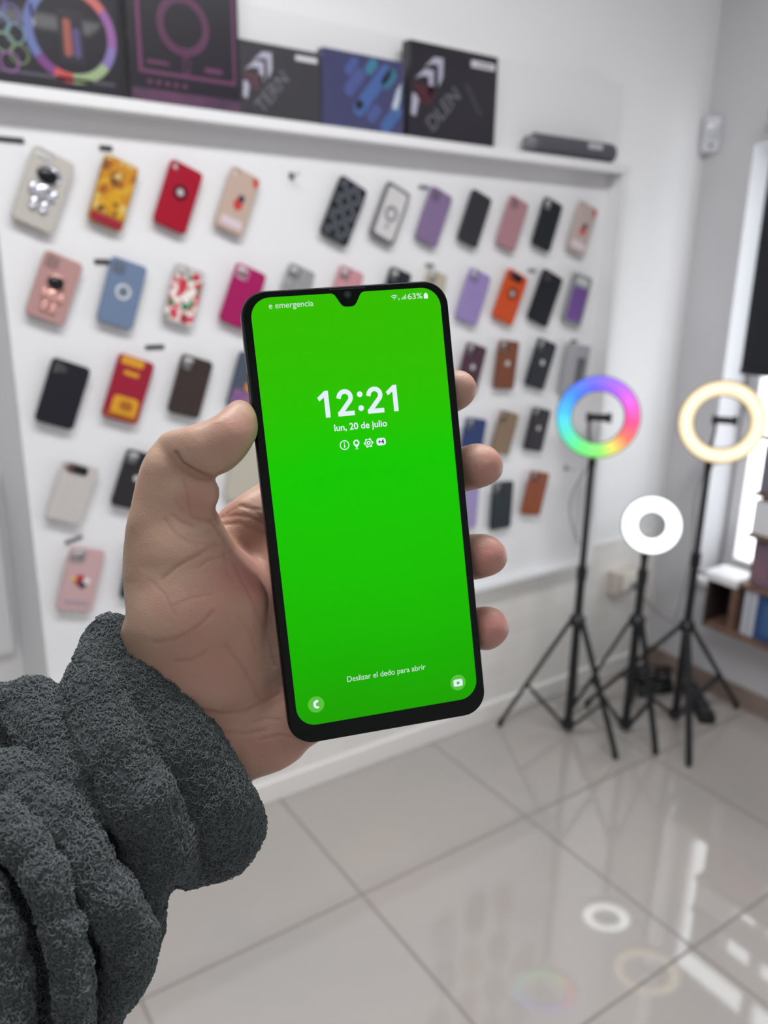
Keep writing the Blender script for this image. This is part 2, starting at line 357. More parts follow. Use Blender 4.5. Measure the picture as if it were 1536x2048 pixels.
def inner(col, col2=None, w=.78, h=.86, y=0):
    def f(t, W, L, k): blob(t, 'inner_panel', rrect(W*w, L*h, .009, 0, L*y), mat('inner_%d_%d_%d' % col, col, .35))
    return f
def both(*fs):
    def f(t, W, L, k):
        for g in fs: g(t, W, L, k)
    return f
def magclear(t, W, L, k):
    link('magnet_ring', plate([circ(.021*k, 0, .0), circ(.0135*k, 0, .0)], .0115, .0135, .0005), mat('mag_grey', (120, 118, 126), .35), t, True)
    blob(t, 'magnet_bar', rrect(.006*k, .018*k, .002, 0, -.036*k), mat('mag_grey', (120, 118, 126), .35), .0122)
def cartoon_pink(t, W, L, k):
    blob(t, 'red_print', circ(.013*k, -.004*k, .0*k), mat('print_red_180', (180, 52, 66), .4))
    blob(t, 'dark_print', circ(.0095*k, .004*k, -.010*k), mat('print_dk', (60, 52, 66), .4), .0117)
    blob(t, 'white_print', circ(.008*k, .012*k, .0*k), mat('print_w', (226, 220, 222), .4), .0121)
    blob(t, 'yellow_print', circ(.006*k, -.018*k, .002*k), mat('print_y', (206, 190, 90), .4), .0117)
    blob(t, 'grey_band', rrect(W*.72, .012*k, .003, 0, -L*.36), mat('print_g', (168, 150, 160), .4))
CL = (128, 124, 130)
case('cream phone case with silver astronaut stand and black visor', (109, 311), (62, 452), (214, 208, 200), 'pill', extra=astro(M_chrome, 1.38), wr=.52)
case('yellow and brown blotchy patterned phone case with wine red foot', (243, 323), (207, 451), (196, 138, 44), 'dot', print_=bear_patch, wr=.5)
case('plain bright red phone case with round logo window', (373, 334), (336, 456), (182, 4, 44), 'dot', ring='dark', wr=.52)
case('beige phone case with small red figure, left one in top row', (491, 346), (454, 462), (216, 190, 176), 'dot', print_=red_figure(), wr=.5)
case('black checked phone case with grey grid lines', (706, 367), (664, 479), (34, 36, 42), 'none', print_=check, wr=.53)
case('clear phone case with grey rim and magnet ring', (796, 376), (759, 480), CL, 'none', print_=both(inner((206, 204, 204)), magclear), wr=.52)
case('purple phone case in the top row with lens bump', (882, 384), (848, 485), (146, 122, 164), 'lenses', wr=.5)
case('plain charcoal phone case in the top row', (962, 389), (931, 487), (56, 55, 62), 'none', wr=.5)
case('plain dusty pink phone case in the top row', (1037, 400), (1007, 495), (190, 142, 150), 'lenses', wr=.5)
case('black phone case with light camera hole, right part of top row', (1105, 403), (1078, 496), (34, 38, 44), 'square', wr=.52)
case('beige phone case with small red figure, last in top row', (1175, 411), (1147, 504), (206, 188, 182), 'dot', print_=red_figure((50, 44, 60), (190, 70, 60)), wr=.52)
case('pink phone case with rose astronaut stand and black visor', (128, 515), (87, 639), (205, 160, 156), 'lenses', extra=astro(M_rose, 1.3, -.014), wr=.54)
case('light blue phone case with silver magnet ring', (258, 524), (227, 650), (124, 145, 178), 'lenses', ring='mag', wr=.53)
case('white phone case with red and green fruit print', (380, 535), (352, 646), (224, 218, 216), 'square', print_=floral, wr=.53)
case('plain magenta phone case beside the held phone', (502, 538), (465, 650), (184, 22, 104), 'square', wr=.54, rim=mat('rim_magenta_light', (214, 150, 180), .4))
case('grey glittery phone case half hidden above the held phone', (603, 536), (572, 640), (140, 140, 142), 'square', wr=.53, body=mottled('glitter_grey', (128, 128, 130), (168, 168, 170), 160, .3))
case('pale pink phone case above the held phone', (702, 539), (674, 640), (222, 160, 170), 'square', wr=.53)
case('black and blue phone case above the held phone', (800, 541), (774, 640), (38, 42, 54), 'square', wr=.5)
case('yellowish clear phone case above right corner of held phone', (873, 545), (850, 640), (206, 196, 176), 'square', wr=.48)
case('lavender phone case with light camera hole and small round badge', (959, 545), (929, 643), (166, 146, 206), 'square', wr=.53, extra=lambda t, W, L, k: blob(t, 'round_badge', circ(.009*k, .0, .006*k), mat('lav_badge', (140, 124, 186), .3)))
case('bright orange phone case with black camera bar and dark finger ring', (1034, 547), (1001, 642), (222, 84, 28), 'bar', ring='dark', wr=.54)
case('plain jet black phone case at right of the orange one', (1104, 548), (1071, 645), (20, 22, 32), 'lenses', wr=.54)
case('violet phone case with clear top, last in second row', (1164, 551), (1139, 647), (150, 156, 158), 'none', wr=.52, print_=both(inner((108, 74, 142), w=.8, h=.68, y=-.1), inner((188, 190, 192), w=.6, h=.14, y=.36)))
case('black phone case at left end of third row', (143, 726), (106, 849), (34, 34, 44), 'lenses', wr=.55)
case('red phone case with golden square print', (273, 717), (237, 839), (172, 32, 60), 'none', print_=wine_bear, wr=.54)
case('plain dark brown phone case with light camera hole', (394, 716), (364, 829), (66, 54, 52), 'square', wr=.54)
case('slate phone case with orange and violet print behind the thumb', (508, 710), (480, 818), (84, 94, 112), 'none', print_=colourful, wr=.56)
case('maroon phone case half hidden behind the index fingertip', (952, 690), (928, 784), (82, 48, 66), 'square', ring='white', wr=.52)
case('reddish brown phone case upright in third row', (1016, 682), (1004, 777), (134, 76, 48), 'square', ring='white', wr=.52)
case('black phone case with light badge, right part of third row', (1093, 682), (1065, 774), (34, 38, 48), 'square', ring='white', wr=.53)
pk = case('clear packaged phone case with black strip, last in third row', (1155, 690), (1138, 790), (176, 176, 182), 'none', wr=.62, r=.004, print_=lambda t, W, L, k: blob(t, 'black_strip', rrect(W*.34, L*.66, .002, W*.18, -L*.08), mat('strip_black', (26, 26, 34), .3)))
case('white phone case with black camera bar', (163, 927), (124, 1041), (222, 216, 214), 'bar', wr=.55)
case('dark charcoal phone case with white round hole, behind the hand', (286, 905), (252, 1014), (50, 47, 50), 'square', ring='white', wr=.56)
case('cream ribbed phone case seen between thumb and phone', (502, 888), (478, 1000), (214, 206, 192), 'none', wr=.56)
case('blue phone case just above the middle fingertip', (951, 837), (934, 930), (42, 62, 120), 'square', wr=.53, rim=mat('rim_darkgrey', (58, 66, 76), .3))
case('tan phone case right of the middle fingertip', (1018, 824), (996, 906), (150, 124, 100), 'tall', wr=.55)
case('dark phone case with badge at right end of fourth row', (1082, 817), (1062, 900), (48, 42, 50), 'square', ring='white', wr=.55)
case('lilac phone case mostly hidden behind the held phone edge', (936, 960), (928, 1056), (170, 156, 206), 'none', wr=.5)
case('dark green phone case in the lowest right row', (1004, 964), (998, 1056), (44, 54, 58), 'square', wr=.52)
case('rust brown phone case in the lowest right row', (1078, 944), (1058, 1028), (160, 84, 50), 'square', wr=.55)
case('pink cartoon print phone case with grey camera frame, lowest at left', (175, 1096), (146, 1219), (224, 186, 188), 'square', print_=cartoon_pink, wr=.5, rim=mat('rim_grey', (140, 146, 150), .3))
case('dark phone case almost hidden behind the back of the hand', (290, 1090), (268, 1195), (54, 60, 66), 'square', wr=.54)

# black price tags and empty pegs
M_tag = mat('tag_black', (40, 40, 44), .5); M_tagg = mat('tag_grey', (120, 120, 124), .5)
for px, py, wd, rz, m, lb in ((20, 279, .055, 0, M_tag, 'long black price tag left of the astronaut case'), (212, 296, .028, 0, M_tag, 'short black price tag above the yellow case'), (204, 523, .034, 0, M_tag, 'black price tag left of the light blue case'),
        (310, 694, .046, 0, M_tag, 'dark price tag above the dark brown case'), (148, 1079, .042, .25, M_tagg, 'tilted grey price tag above the pink cartoon case'), (848, 374, .034, 0, M_tagg, 'grey price tag left of the purple case'),
        (860, 531, .03, 0, M_tagg, 'grey price tag just above the held phone corner'), (1064, 541, .032, 0, M_tagg, 'grey price tag between orange and black cases'), (1148, 682, .03, 0, M_tagg, 'grey price tag above the clear packaged case')):
    p = at(px, py, YP-.003); r = thing('price_tag', lb, 'price tag', p, (0, -rz, 0), 'price tags on the display board')
    obj('strip', B((-wd/2, -.0015, -.005), (wd/2, .002, .005), .0008), m, r)
    obj('holder', B((-wd/2-.002, .002, -.0065), (wd/2+.002, .0029, .0065)), mat('tag_holder', (214, 214, 216), .2), r)
for px, py, lb in ((583, 352, 'empty metal peg in the gap of the top row'), (1132, 936, 'empty metal peg right of the rust brown case'),):
    p = at(px, py, YP-.001); r = thing('peg', lb, 'peg', p, group='empty pegs')
    obj('rod', T([(0, 0, 0), (0, -.035, 0), (0, -.04, .004)], .0025), M_hook, r); obj('base_plate', B((-.008, -.002, -.008), (.008, 0, .008), .0008), mat('peg_base', (120, 120, 126), .3, .5), r)

# ------------------------------------------------------------------ boxes on the shelf
M_cart = mat('carton_black', (36, 34, 42), .28, coat=.3)
def carton(name, label, x0p, x1p, ztop, thick=.055, m=M_cart, cat='box', yb=None):
    """standing box; x0p/x1p = photo points of the two bottom corners of its front"""
    a = at(*x0p, YF+.004); c = at(*x1p, YF+.004)
    t = thing(name, label, cat, ((a.x+c.x)/2, YF+.004, shz+.0005)); W = c.x-a.x
    obj('carton', B((-W/2, 0, 0), (W/2, thick, ztop-shz), .002), m, t); return t, W, ztop-shz
def on_front(t, name, loops, m, z=0):
    me = plate(loops, 0, .0006, .0001); me.transform(Matrix.Translation((0, -.0002-z-.0012*(name == 'glare_patch'), 0)) @ Matrix.Rotation(PI/2, 4, 'X')); return link(name, me, m, t)
def txt_front(t, name, s, size, x, z, m, rot=0, width=None, off=0):
    me = textmesh(s, size, width, off); me.transform(Matrix.Translation((x, -.0012, z)) @ Matrix.Rotation(PI/2, 4, 'X') @ Matrix.Rotation(rot, 4, 'Z')); return link(name, me, m, t)
def wedge(r0, r1, a0, a1, cx, cy, n=10):
    return [(cx+r1*math.cos(math.radians(a0+(a1-a0)*k/n)), cy+r1*math.sin(math.radians(a0+(a1-a0)*k/n))) for k in range(n+1)]+[(cx+r0*math.cos(math.radians(a1-(a1-a0)*k/n)), cy+r0*math.sin(math.radians(a1-(a1-a0)*k/n))) for k in range(n+1)]
zt5 = at(820, 78, YF+.004).z; zt4 = at(720, 108, YF+.004).z; zt3 = at(560, 92, YF+.004).z
t, W, H = carton('ring_light_box', 'black carton with a large rainbow ring picture, far left on the shelf', (-110, 152), (247, 192), shz+.36)
rx = at(142, 68, YF+.004); ex = at(222, 80, YF+.004).x-rx.x; cx, cz = rx.x-t.location.x, rx.z-t.location.z
ez = rx.z-at(148, 150, YF+.004).z
RR = .092
for a0, a1, c in ((80, 130, (156, 170, 130)), (130, 215, (100, 112, 164)), (215, 242, (116, 64, 124)), (242, 268, (190, 80, 84)), (268, 322, (150, 168, 130)), (322, 350, (126, 112, 168)), (350, 398, (140, 92, 150)), (398, 440, (190, 100, 100))):
    on_front(t, 'ring_segment', [wedge(RR*.80, RR, a0, a1, cx, cz)], mat('seg_%d_%d' % (c[0], c[2]), c, .35))
on_front(t, 'phone_picture', [rrect(.05, .10, .006, cx, cz-.005)], mat('pic_dark', (48, 46, 54), .3))
on_front(t, 'picture_glow', [rrect(.016, .07, .007, cx-.008, cz-.008)], mat('pic_orange', (150, 84, 72), .4), .0006)
on_front(t, 'picture_glow', [rrect(.014, .055, .006, cx+.010, cz-.016)], mat('pic_violet', (84, 72, 120), .4), .0006)
lc = at(20, 70, YF+.004); lx, lz = lc.x-t.location.x, lc.z-t.location.z
for i, (dx, dz, c) in enumerate(((-.02, .05, (100, 90, 150)), (.004, .038, (150, 90, 100)), (-.016, .018, (110, 140, 150)), (.010, .004, (150, 140, 110)), (-.012, -.014, (120, 150, 110)), (.014, -.032, (110, 130, 90)), (-.006, -.048, (140, 90, 150)))):
    on_front(t, 'small_ring_picture', [circ(.019, lx+dx, lz+dz), circ(.0155, lx+dx, lz+dz)], mat('sr_%d' % (c[0]*c[2]), c, .4), i*.00002)
on_front(t, 'white_mark', [[(lx+.040, lz+.062), (lx+.046, lz+.062), (lx+.049, lz+.025), (lx+.046, lz+.025)]], mat('mark_grey', (170, 170, 176), .4))
on_front(t, 'small_print', [rrect(W*.9, .006, .001, 0, .022)], mat('small_print_grey', (82, 80, 92), .4))
t, W, H = carton('ring_light_box', 'black carton with thin purple frame and ring outline', (262, 196), (482, 226), shz+.34)
M_pu = mat('print_purple', (104, 56, 92), .35)
zb = .028
on_front(t, 'purple_frame', [[(-W*.42, H*.98), (W*.46, H*.98), (W*.46, zb+.028), (-W*.42, zb+.028)], [(-W*.385, H*.96), (W*.435, H*.96), (W*.435, zb+.036), (-W*.385, zb+.036)]], M_pu)
rc = at(366, 52, YF+.004); rx, rz = rc.x-t.location.x, rc.z-t.location.z
on_front(t, 'ring_outline', [circ(.059, rx, rz, 40), circ(.053, rx, rz, 40)], M_pu); on_front(t, 'ring_outline', [circ(.050, rx, rz, 40), circ(.045, rx, rz, 40)], M_pu)
on_front(t, 'stand_outline', [rrect(.016, .032, .005, rx+.004, rz-.078), rrect(.011, .027, .004, rx+.004, rz-.078)], M_pu)
on_front(t, 'purple_band', [rrect(W*.99, .024, .001, 0, .0135)], mottled('band_plum', (96, 58, 88), (70, 48, 72), 20, .4))
for i in range(5): on_front(t, 'purple_icon', [circ(.0055, -W*.33+i*.02, zb+.012)], M_pu)
on_front(t, 'lettering_bar', [rrect(.05, .007, .002, -W*.25, zb+.052)], M_pu); on_front(t, 'lettering_bar', [rrect(.042, .010, .002, W*.25, zb+.052)], M_pu)
M_film = mat('clear_film', (250, 250, 255), .08, alpha=.03)
def chevrons(t, W, H, s=1.0):
    g = mat('chevron_grey', (170, 168, 186), .35); x0 = -W*.30
    for i, z in enumerate((H*.80, H*.66)):
        x = x0-i*W*.10
        on_front(t, 'chevron', [[(x-.012*s, z-.012*s), (x+.02*s, z+.016*s), (x+.05*s, z+.016*s), (x+.05*s, z-.03*s), (x+.036*s, z-.055*s), (x+.034*s, z-.002*s), (x+.012*s, z-.002*s)]], g)
    on_front(t, 'red_mark', [[(-W*.47, H*.58), (-W*.22, H*.56), (-W*.25, H*.36), (-W*.38, H*.36)]], mat('mark_wine', (74, 36, 48), .35))
    on_front(t, 'white_mark', [[(-W*.46, H*.46), (-W*.38, H*.44), (-W*.42, H*.22), (-W*.47, H*.24)]], g)
    on_front(t, 'price_sticker', [rrect(W*.28, H*.075, .002, W*.32, H*.88)], mat('sticker_white', (205, 204, 210), .5))
gl = mat('glint_white', (226, 230, 240), .15)
t, W, H = carton('tablet_pouch', 'low black glossy pouch with chevrons, left of the blue one', (482, 226), (641, 246), zt3, .03)
chevrons(t, W, H, .8); txt_front(t, 'lettering', 'TERN', .045, -W*.12, H*.36, mat('letter_grey', (104, 104, 112), .4), .85)
obj('clear_film', B((-W/2-.002, -.004, 0), (W/2+.002, .033, H+.003), .002), M_film, t)
M_blue = mat('pouch_blue', (46, 48, 96), .25, coat=.3)
t, W, H = carton('tablet_pouch', 'blue glossy pouch with slanted lighter blue bars', (645, 250), (806, 271), zt4, .03, M_blue)
def bar(x, z, L_, w_, c):
    a = math.radians(50); lp = [(x+px*math.cos(a)-py*math.sin(a), z+px*math.sin(a)+py*math.cos(a)) for px, py in rrect(L_, w_, w_*.45)]
    on_front(t, 'slanted_bar', [lp], mat('bar_%d' % sum(c), c, .3))
for x, z, L_, w_, c in ((.38, .62, .32, .12, (62, 78, 140)), (.60, .55, .64, .14, (56, 92, 156)), (.34, .82, .20, .09, (60, 80, 145)), (.58, .86, .17, .10, (44, 120, 150)), (.62, .24, .20, .12, (66, 74, 140)), (.84, .20, .34, .13, (54, 92, 152)), (.44, .33, .10, .08, (60, 66, 130)), (.80, .74, .22, .12, (40, 110, 140))): bar((x-.5)*W, z*H, L_*W, w_*W, c)
on_front(t, 'glare_patch', [[(W*.34, H*.36), (W*.40, H*.60), (W*.46, H*.72), (W*.44, H*.45), (W*.40, H*.32)]], mat('painted_glare', (210, 222, 235), .1, .4), .0008)  # glare on the glossy pouch, painted as a pale raised patch
obj('clear_film', B((-W/2-.002, -.004, 0), (W/2+.002, .033, H+.003), .002), M_film, t)
t, W, H = carton('tablet_pouch', 'tall black pouch with grey chevrons right of the blue one', (815, 273), (988, 298), zt5, .035)
chevrons(t, W, H, 1.0); txt_front(t, 'lettering', 'DLEN', .055, -W*.12, H*.34, mat('letter_grey', (104, 104, 112), .4), .80, off=.0004)
on_front(t, 'price_code', [rrect(W*.16, H*.02, .001, W*.33, H*.88)], mat('code_grey', (130, 128, 134), .5), .0006)
on_front(t, 'grey_streak', [[(W*.10, H*.66), (W*.16, H*.64), (W*.34, H*.34), (W*.28, H*.34)]], mat('streak', (62, 62, 70), .4))
# speaker lying on the shelf
a = at(1050, 296, YF+.03); c = at(1222, 318, YF+.03)
t = thing('speaker', 'grey cylindrical speaker lying at the right end of the shelf', 'speaker', ((a.x+c.x)/2, YF+.031, shz+.031)); W = c.x-a.x
obj('body', T([(-W/2+.03, 0, 0), (-W/2+.034, 0, 0), (W/2-.01, 0, 0), (W/2-.003, 0, 0), (W/2, 0, 0)], .03, 28, [.026, .03, .03, .027, .022]), mat('speaker_cloth', (84, 84, 92), .7), t, True)
obj('end_cap', T([(-W/2, 0, 0), (-W/2+.006, 0, 0), (-W/2+.03, 0, 0)], .02, 24, [.015, .020, .022]), mat('cap_smoke', (120, 120, 126), .2), t, True)
obj('label_plate', B((W*.13, -.0315, .002), (W*.30, -.029, .018), .001), mat('label_light', (188, 188, 196), .4), t)

# ------------------------------------------------------------------ motion sensor near the corner
p = at(1424, 268, 1.93)
p = atx(1424, 268, XR-.03)
if p.y > YW-.03: p = at(1418, 268, YW-.03)
t = thing('motion_sensor', 'small white motion sensor high in the wall corner', 'sensor', (p.x, p.y, p.z), (0, 0, -.9))
obj('body', B((-.032, -.0, -.062), (.032, .03, .062), .012), mat('sensor_white', (214, 214, 222), .4), t, True)
obj('lens', B((-.022, -.006, -.018), (.022, .002, .040), .003), mat('sensor_lens', (196, 198, 206), .2), t, True)
ellip(t, 'indicator', 0, -.001, .008, .004, .006, -.038, mat('sensor_dot', (90, 88, 92), .3))

# ------------------------------------------------------------------ wall socket box
p = at(1243, 1160, YW-.03)
t = thing('socket_box', 'white surface mounted socket box with plug behind the small ring light', 'socket', (p.x, YW-.0125, p.z))
obj('box', B((-.065, -.045, -.05), (.065, 0, .05), .006), mat('socket_beige', (196, 188, 178), .5), t)
obj('cover', B((-.03, -.052, -.035), (.055, -.0455, .04), .003), mat('socket_cover', (226, 222, 214), .4), t)
obj('plug', B((.02, -.085, -.028), (.05, -.0525, -.002), .006), mat('plug_grey', (120, 116, 112), .5), t)

# ------------------------------------------------------------------ ring lights
def ring_light(label, g, rpx, zhub, zlow, zmid, zcol, rad, hole, feet, ecols, face, holder, zb=.035):
    """g ground xy, heights of the hub/collars, feet = xy list"""
    t = thing('ring_light', label, 'ring light', (g[0], g[1], 0))
    rp = rpx; rp = Vector((rp[0]-g[0], rp[1]-g[1], rp[2]))
    obj('center_column', T([(0, 0, zb-.01), (0, 0, zlow+.02)], .0145), M_blk2, t, True)
    obj('upper_pole', T([(0, 0, zlow), (0, 0, zmid+.005)], .0112), M_blk2, t, True)
    obj('hub', lathe([(.012, zhub-.03), (.024, zhub-.022), (.030, zhub), (.024, zhub+.012), (.013, zhub+.022)], 20), M_blk, t, True)
    obj('bottom_hub', lathe([(.012, zb-.016), (.022, zb-.012), (.022, zb+.014), (.012, zb+.02)], 16), M_blk, t, True)
    obj('lock_collar', lathe([(.012, zlow-.03), (.017, zlow-.026), (.018, zlow+.022), (.012, zlow+.028)], 16), M_blk, t, True)
    obj('lock_knob', T([(-.012, -.01, zlow), (-.032, -.026, zlow), (-.040, -.032, zlow)], .012, 12, [.006, .006, .012]), M_blk, t, True)
    for fx, fy in feet:
        f = Vector((fx-g[0], fy-g[1], .006)); d = Vector((f.x, f.y, 0)).normalized(); a = d*.024+Vector((0, 0, zhub-.012))
        s = Vector((-d.y, d.x, 0)); bm = bmesh.new()
        for k in (-1, 1): tube(bm, [a+s*k*.0055, f+s*k*.0055+Vector((0, 0, .012))], .0064, 8)
        lg = obj('leg', bm, M_blk2, t, True)
        obj('rubber_foot', T([f+Vector((0, 0, .018))+d*-.004, f+Vector((0, 0, -.004))+d*.003], .0105, 10), M_blk, lg, True)
        m_ = a.lerp(f, .60); bm = bmesh.new()
        for k in (-1, 1): tube(bm, [d*.02+s*k*.007+Vector((0, 0, zb)), m_+s*k*.007], .0048, 6)
        obj('brace', bm, M_blk2, t, True)
    # ball joint and lamp head
    obj('ball_joint', lathe([(.006, zmid-.005), (.013, zmid), (.015, zmid+.014), (.010, zmid+.026), (.006, zmid+.034)], 16), M_blk, t, True)
    n = Vector(face).normalized(); up = Vector((0, 0, 1)); xx = up.cross(n).normalized(); yy = n.cross(xx)
    Mx = Matrix(((xx.x, yy.x, n.x, rp.x), (xx.y, yy.y, n.y, rp.y), (xx.z, yy.z, n.z, rp.z), (0, 0, 0, 1)))
    mid, hw = (rad+hole)/2, (rad-hole)/2
    prof = [(mid+hw*math.cos(a)*1.0, -.009+.016*math.sin(a)*.9) for a in [PI*k/8 for k in range(8, 17)]]
    prof = [(hole, 0), (hole, -.012), (hole+.006, -.02), (rad-.006, -.02), (rad, -.012), (rad, 0), (rad-.003, .0015), (hole+.003, .0015)]
    hsg = obj('ring_housing', lathe(prof, 64, True), M_blk, t, True); hsg.matrix_basis = Mx
    pr = [(mid+(hw-.003)*math.cos(a), .0005+.012*math.sin(a)) for a in [PI*k/12 for k in range(13)]]
    df = obj('ring_diffuser', lathe(pr, 96, True), ecols, t, True); df.matrix_basis = Mx
    bl = -yy*rad*.99+rp-n*.012
    obj('tilt_bracket', T(smoothpath([(0, 0, zmid+.03), ((bl.x)*.5, bl.y*.5, (zmid+.03+bl.z)/2), tuple(bl)], 4), .006, 10), M_blk, t, True)
    if holder:
        hp = rp+Vector(holder); bm = bmesh.new()
        tube(bm, smoothpath([(0, 0, zmid+.02), (-n.x*.045, -n.y*.045, zmid+.05), tuple(hp-n*.03-yy*.05), tuple(hp-n*.02)], 6), .005, 8)
        obj('holder_arm', bm, M_blk, t, True)
        c = bmesh.new(); box(c, (-.012, -.012, -.012), (.062, .012, .014), .005); box(c, (.05, -.016, .0), (.062, .016, .034), .003); box(c, (-.016, -.016, .0), (-.006, .016, .034), .003)
        o = obj('phone_clamp', c, M_blk, t); o.matrix_basis = Matrix(((xx.x, yy.x, n.x, hp.x), (xx.y, yy.y, n.y, hp.y), (xx.z, yy.z, n.z, hp.z), (0, 0, 0, 1)))
    return t
def emit_mat(name, rim, core, mid, hw, ks=1.0, kc=2.2, hue=None):
    m = mat(name, (70, 70, 70), .5); t, b = nt(m); tc = N(t, 'ShaderNodeTexCoord'); sx = N(t, 'ShaderNodeSeparateXYZ'); t.links.new(tc.outputs['Object'], sx.inputs[0])
    cb = N(t, 'ShaderNodeCombineXYZ'); t.links.new(sx.outputs[0], cb.inputs[0]); t.links.new(sx.outputs[1], cb.inputs[1])
    ln = N(t, 'ShaderNodeVectorMath', operation='LENGTH'); t.links.new(cb.outputs[0], ln.inputs[0])
    s1 = N(t, 'ShaderNodeMath', operation='SUBTRACT'); s1.inputs[1].default_value = mid; t.links.new(ln.outputs['Value'], s1.inputs[0])
    ab = N(t, 'ShaderNodeMath', operation='ABSOLUTE'); t.links.new(s1.outputs[0], ab.inputs[0])
    mr = N(t, 'ShaderNodeMapRange', interpolation_type='SMOOTHSTEP'); mr.inputs['From Min'].default_value = 0; mr.inputs['From Max'].default_value = hw; t.links.new(ab.outputs[0], mr.inputs[0])
    mx = N(t, 'ShaderNodeMix', data_type='RGBA'); t.links.new(mr.outputs[0], mx.inputs[0]); mx.inputs[6].default_value = (*[c*kc for c in srgb(core)], 1)
    if hue:
        at2 = N(t, 'ShaderNodeMath', operation='ARCTAN2'); t.links.new(sx.outputs[1], at2.inputs[0]); t.links.new(sx.outputs[0], at2.inputs[1])
        m2 = N(t, 'ShaderNodeMapRange'); m2.inputs['From Min'].default_value = -PI; m2.inputs['From Max'].default_value = PI; t.links.new(at2.outputs[0], m2.inputs[0])
        rp = ramp(t, hue); t.links.new(m2.outputs[0], rp.inputs[0]); sc = N(t, 'ShaderNodeVectorMath', operation='SCALE'); sc.inputs['Scale'].default_value = ks*1.15; t.links.new(rp.outputs[0], sc.inputs[0])
        t.links.new(sc.outputs[0], b.inputs['Emission Color'])
    else:
        mx.inputs[7].default_value = (*[c*ks for c in srgb(rim)], 1); t.links.new(mx.outputs[2], b.inputs['Emission Color'])
    b.inputs['Emission Strength'].default_value = 1; return m
HUE = [(0, (60, 200, 235)), (.08, (70, 215, 190)), (.17, (90, 225, 120)), (.27, (130, 225, 100)), (.33, (225, 215, 90)), (.40, (240, 110, 80)), (.48, (240, 60, 130)), (.58, (225, 90, 220)), (.68, (160, 90, 250)), (.78, (95, 90, 250)), (.88, (40, 120, 250)), (1, (50, 190, 245))]
# stand 1: rainbow ring
g1 = fl(1130, 1450, .03); f1 = [fl(1000, 1452), fl(1230, 1517)]
def third(g, fs):
    m_ = (fs[0]+fs[1])/2; d = Vector((g.x-m_.x, g.y-m_.y, 0)); return g+d.normalized()*((fs[0]-g).length*.9)
g1 = Vector((2.03, 1.765, 0))
def back(g, p): d = ray(*p); k = math.hypot(g[0], g[1])/math.hypot(d.x, d.y); return CP+d*k
F1 = [(f1[0].x, f1[0].y-.0), (f1[1].x, f1[1].y), (2.20, 1.90)]
rp1 = back((g1.x, g1.y), (1187, 831)); rp1 += Vector((-.012, -.03, 0))
camdir = lambda p: (CP-p).normalized()
ring_light('rainbow lit ring light on tall black tripod beside the display board', (g1.x, g1.y), rp1, zat(1152, 1238, g1), zat(1155, 1145, g1), zat(1172, 932, g1), 0, .133, .083, F1,
    emit_mat('rainbow_diffuser', None, (255, 255, 255), .108, .025, 1.1, 1, HUE), camdir(rp1)+Vector((-.12, -.26, .02)), (-.02, .012, 0))
g2 = Vector((2.215, 1.655, 0)); f2 = [fl(1136, 1436), fl(1310, 1508)]
rp2 = back((g2.x, g2.y), (1293, 1045)); rp2 += Vector((-.01, -.03, 0))
ring_light('small round white ring light on the lowest black tripod', (g2.x, g2.y), rp2, zat(1270, 1238, g2), zat(1282, 1152, g2), zat(1287, 1118, g2), 0, .0985, .043, [(f2[0].x, f2[0].y), (f2[1].x, f2[1].y), (2.40, 1.78)],
    emit_mat('cool_diffuser', (225, 240, 240), (255, 255, 255), .071, .028, 1.7, 4.5), camdir(rp2)+Vector((.05, -.1, 0)), None)
g3 = Vector((2.43, 1.60, 0)); f3 = [fl(1377, 1532), fl(1490, 1408)]
rp3 = back((g3.x, g3.y), (1432, 841)); rp3 += Vector((-.012, -.03, 0))
ring_light('warm white ring light on the tall black tripod by the window', (g3.x, g3.y), rp3, zat(1378, 1250, g3), zat(1388, 1118, g3), zat(1411, 938, g3), 0, .139, .086, [(f3[0].x, f3[0].y), (min(f3[1].x, XR-.03), f3[1].y), (2.24, 1.86)],
    emit_mat('warm_diffuser', (255, 222, 170), (255, 244, 208), .1125, .026, 1.0, 1.45), camdir(rp3)+Vector((.02, -.1, .0)), (.0, .02, .005))
# thin cables
M_cab = mat('cable_grey', (110, 108, 112), .5); M_cabk = mat('cable_black', (26, 26, 28), .5)
def cable(label, pts, r, m, name='cable'):
    o = obj(name, T(smoothpath(pts, 8), r, 8), m, None, True); return tag(o, label, 'cable')
zm = zat(1172, 932, g1)
cable('thin grey cable hanging in a bow beside the rainbow light pole', [(g1.x+.008, g1.y, zm+.03), tuple(back(g1, (1148, 980))), tuple(back(g1, (1140, 1030))), tuple(back(g1, (1158, 1090)))], .0022, M_cab)
zm = zat(1411, 938, g3)
cable('thin grey cable hanging from the warm ring light head', [(g3.x-.01, g3.y, zm+.02), tuple(back(g3, (1390, 1000))), tuple(back(g3, (1384, 1100))), tuple(back(g3, (1362, 1200))), tuple(back(g3, (1350, 1240)))], .0022, M_cab)
q = at(1262, 1168, YW-.09)
cable('grey cable drooping from the socket box toward the warm light stand', [tuple(q), tuple(at(1300, 1210, 1.85)), tuple(at(1330, 1236, 1.78)), (g3.x-.035, g3.y+.02, .40)], .0025, M_cab)
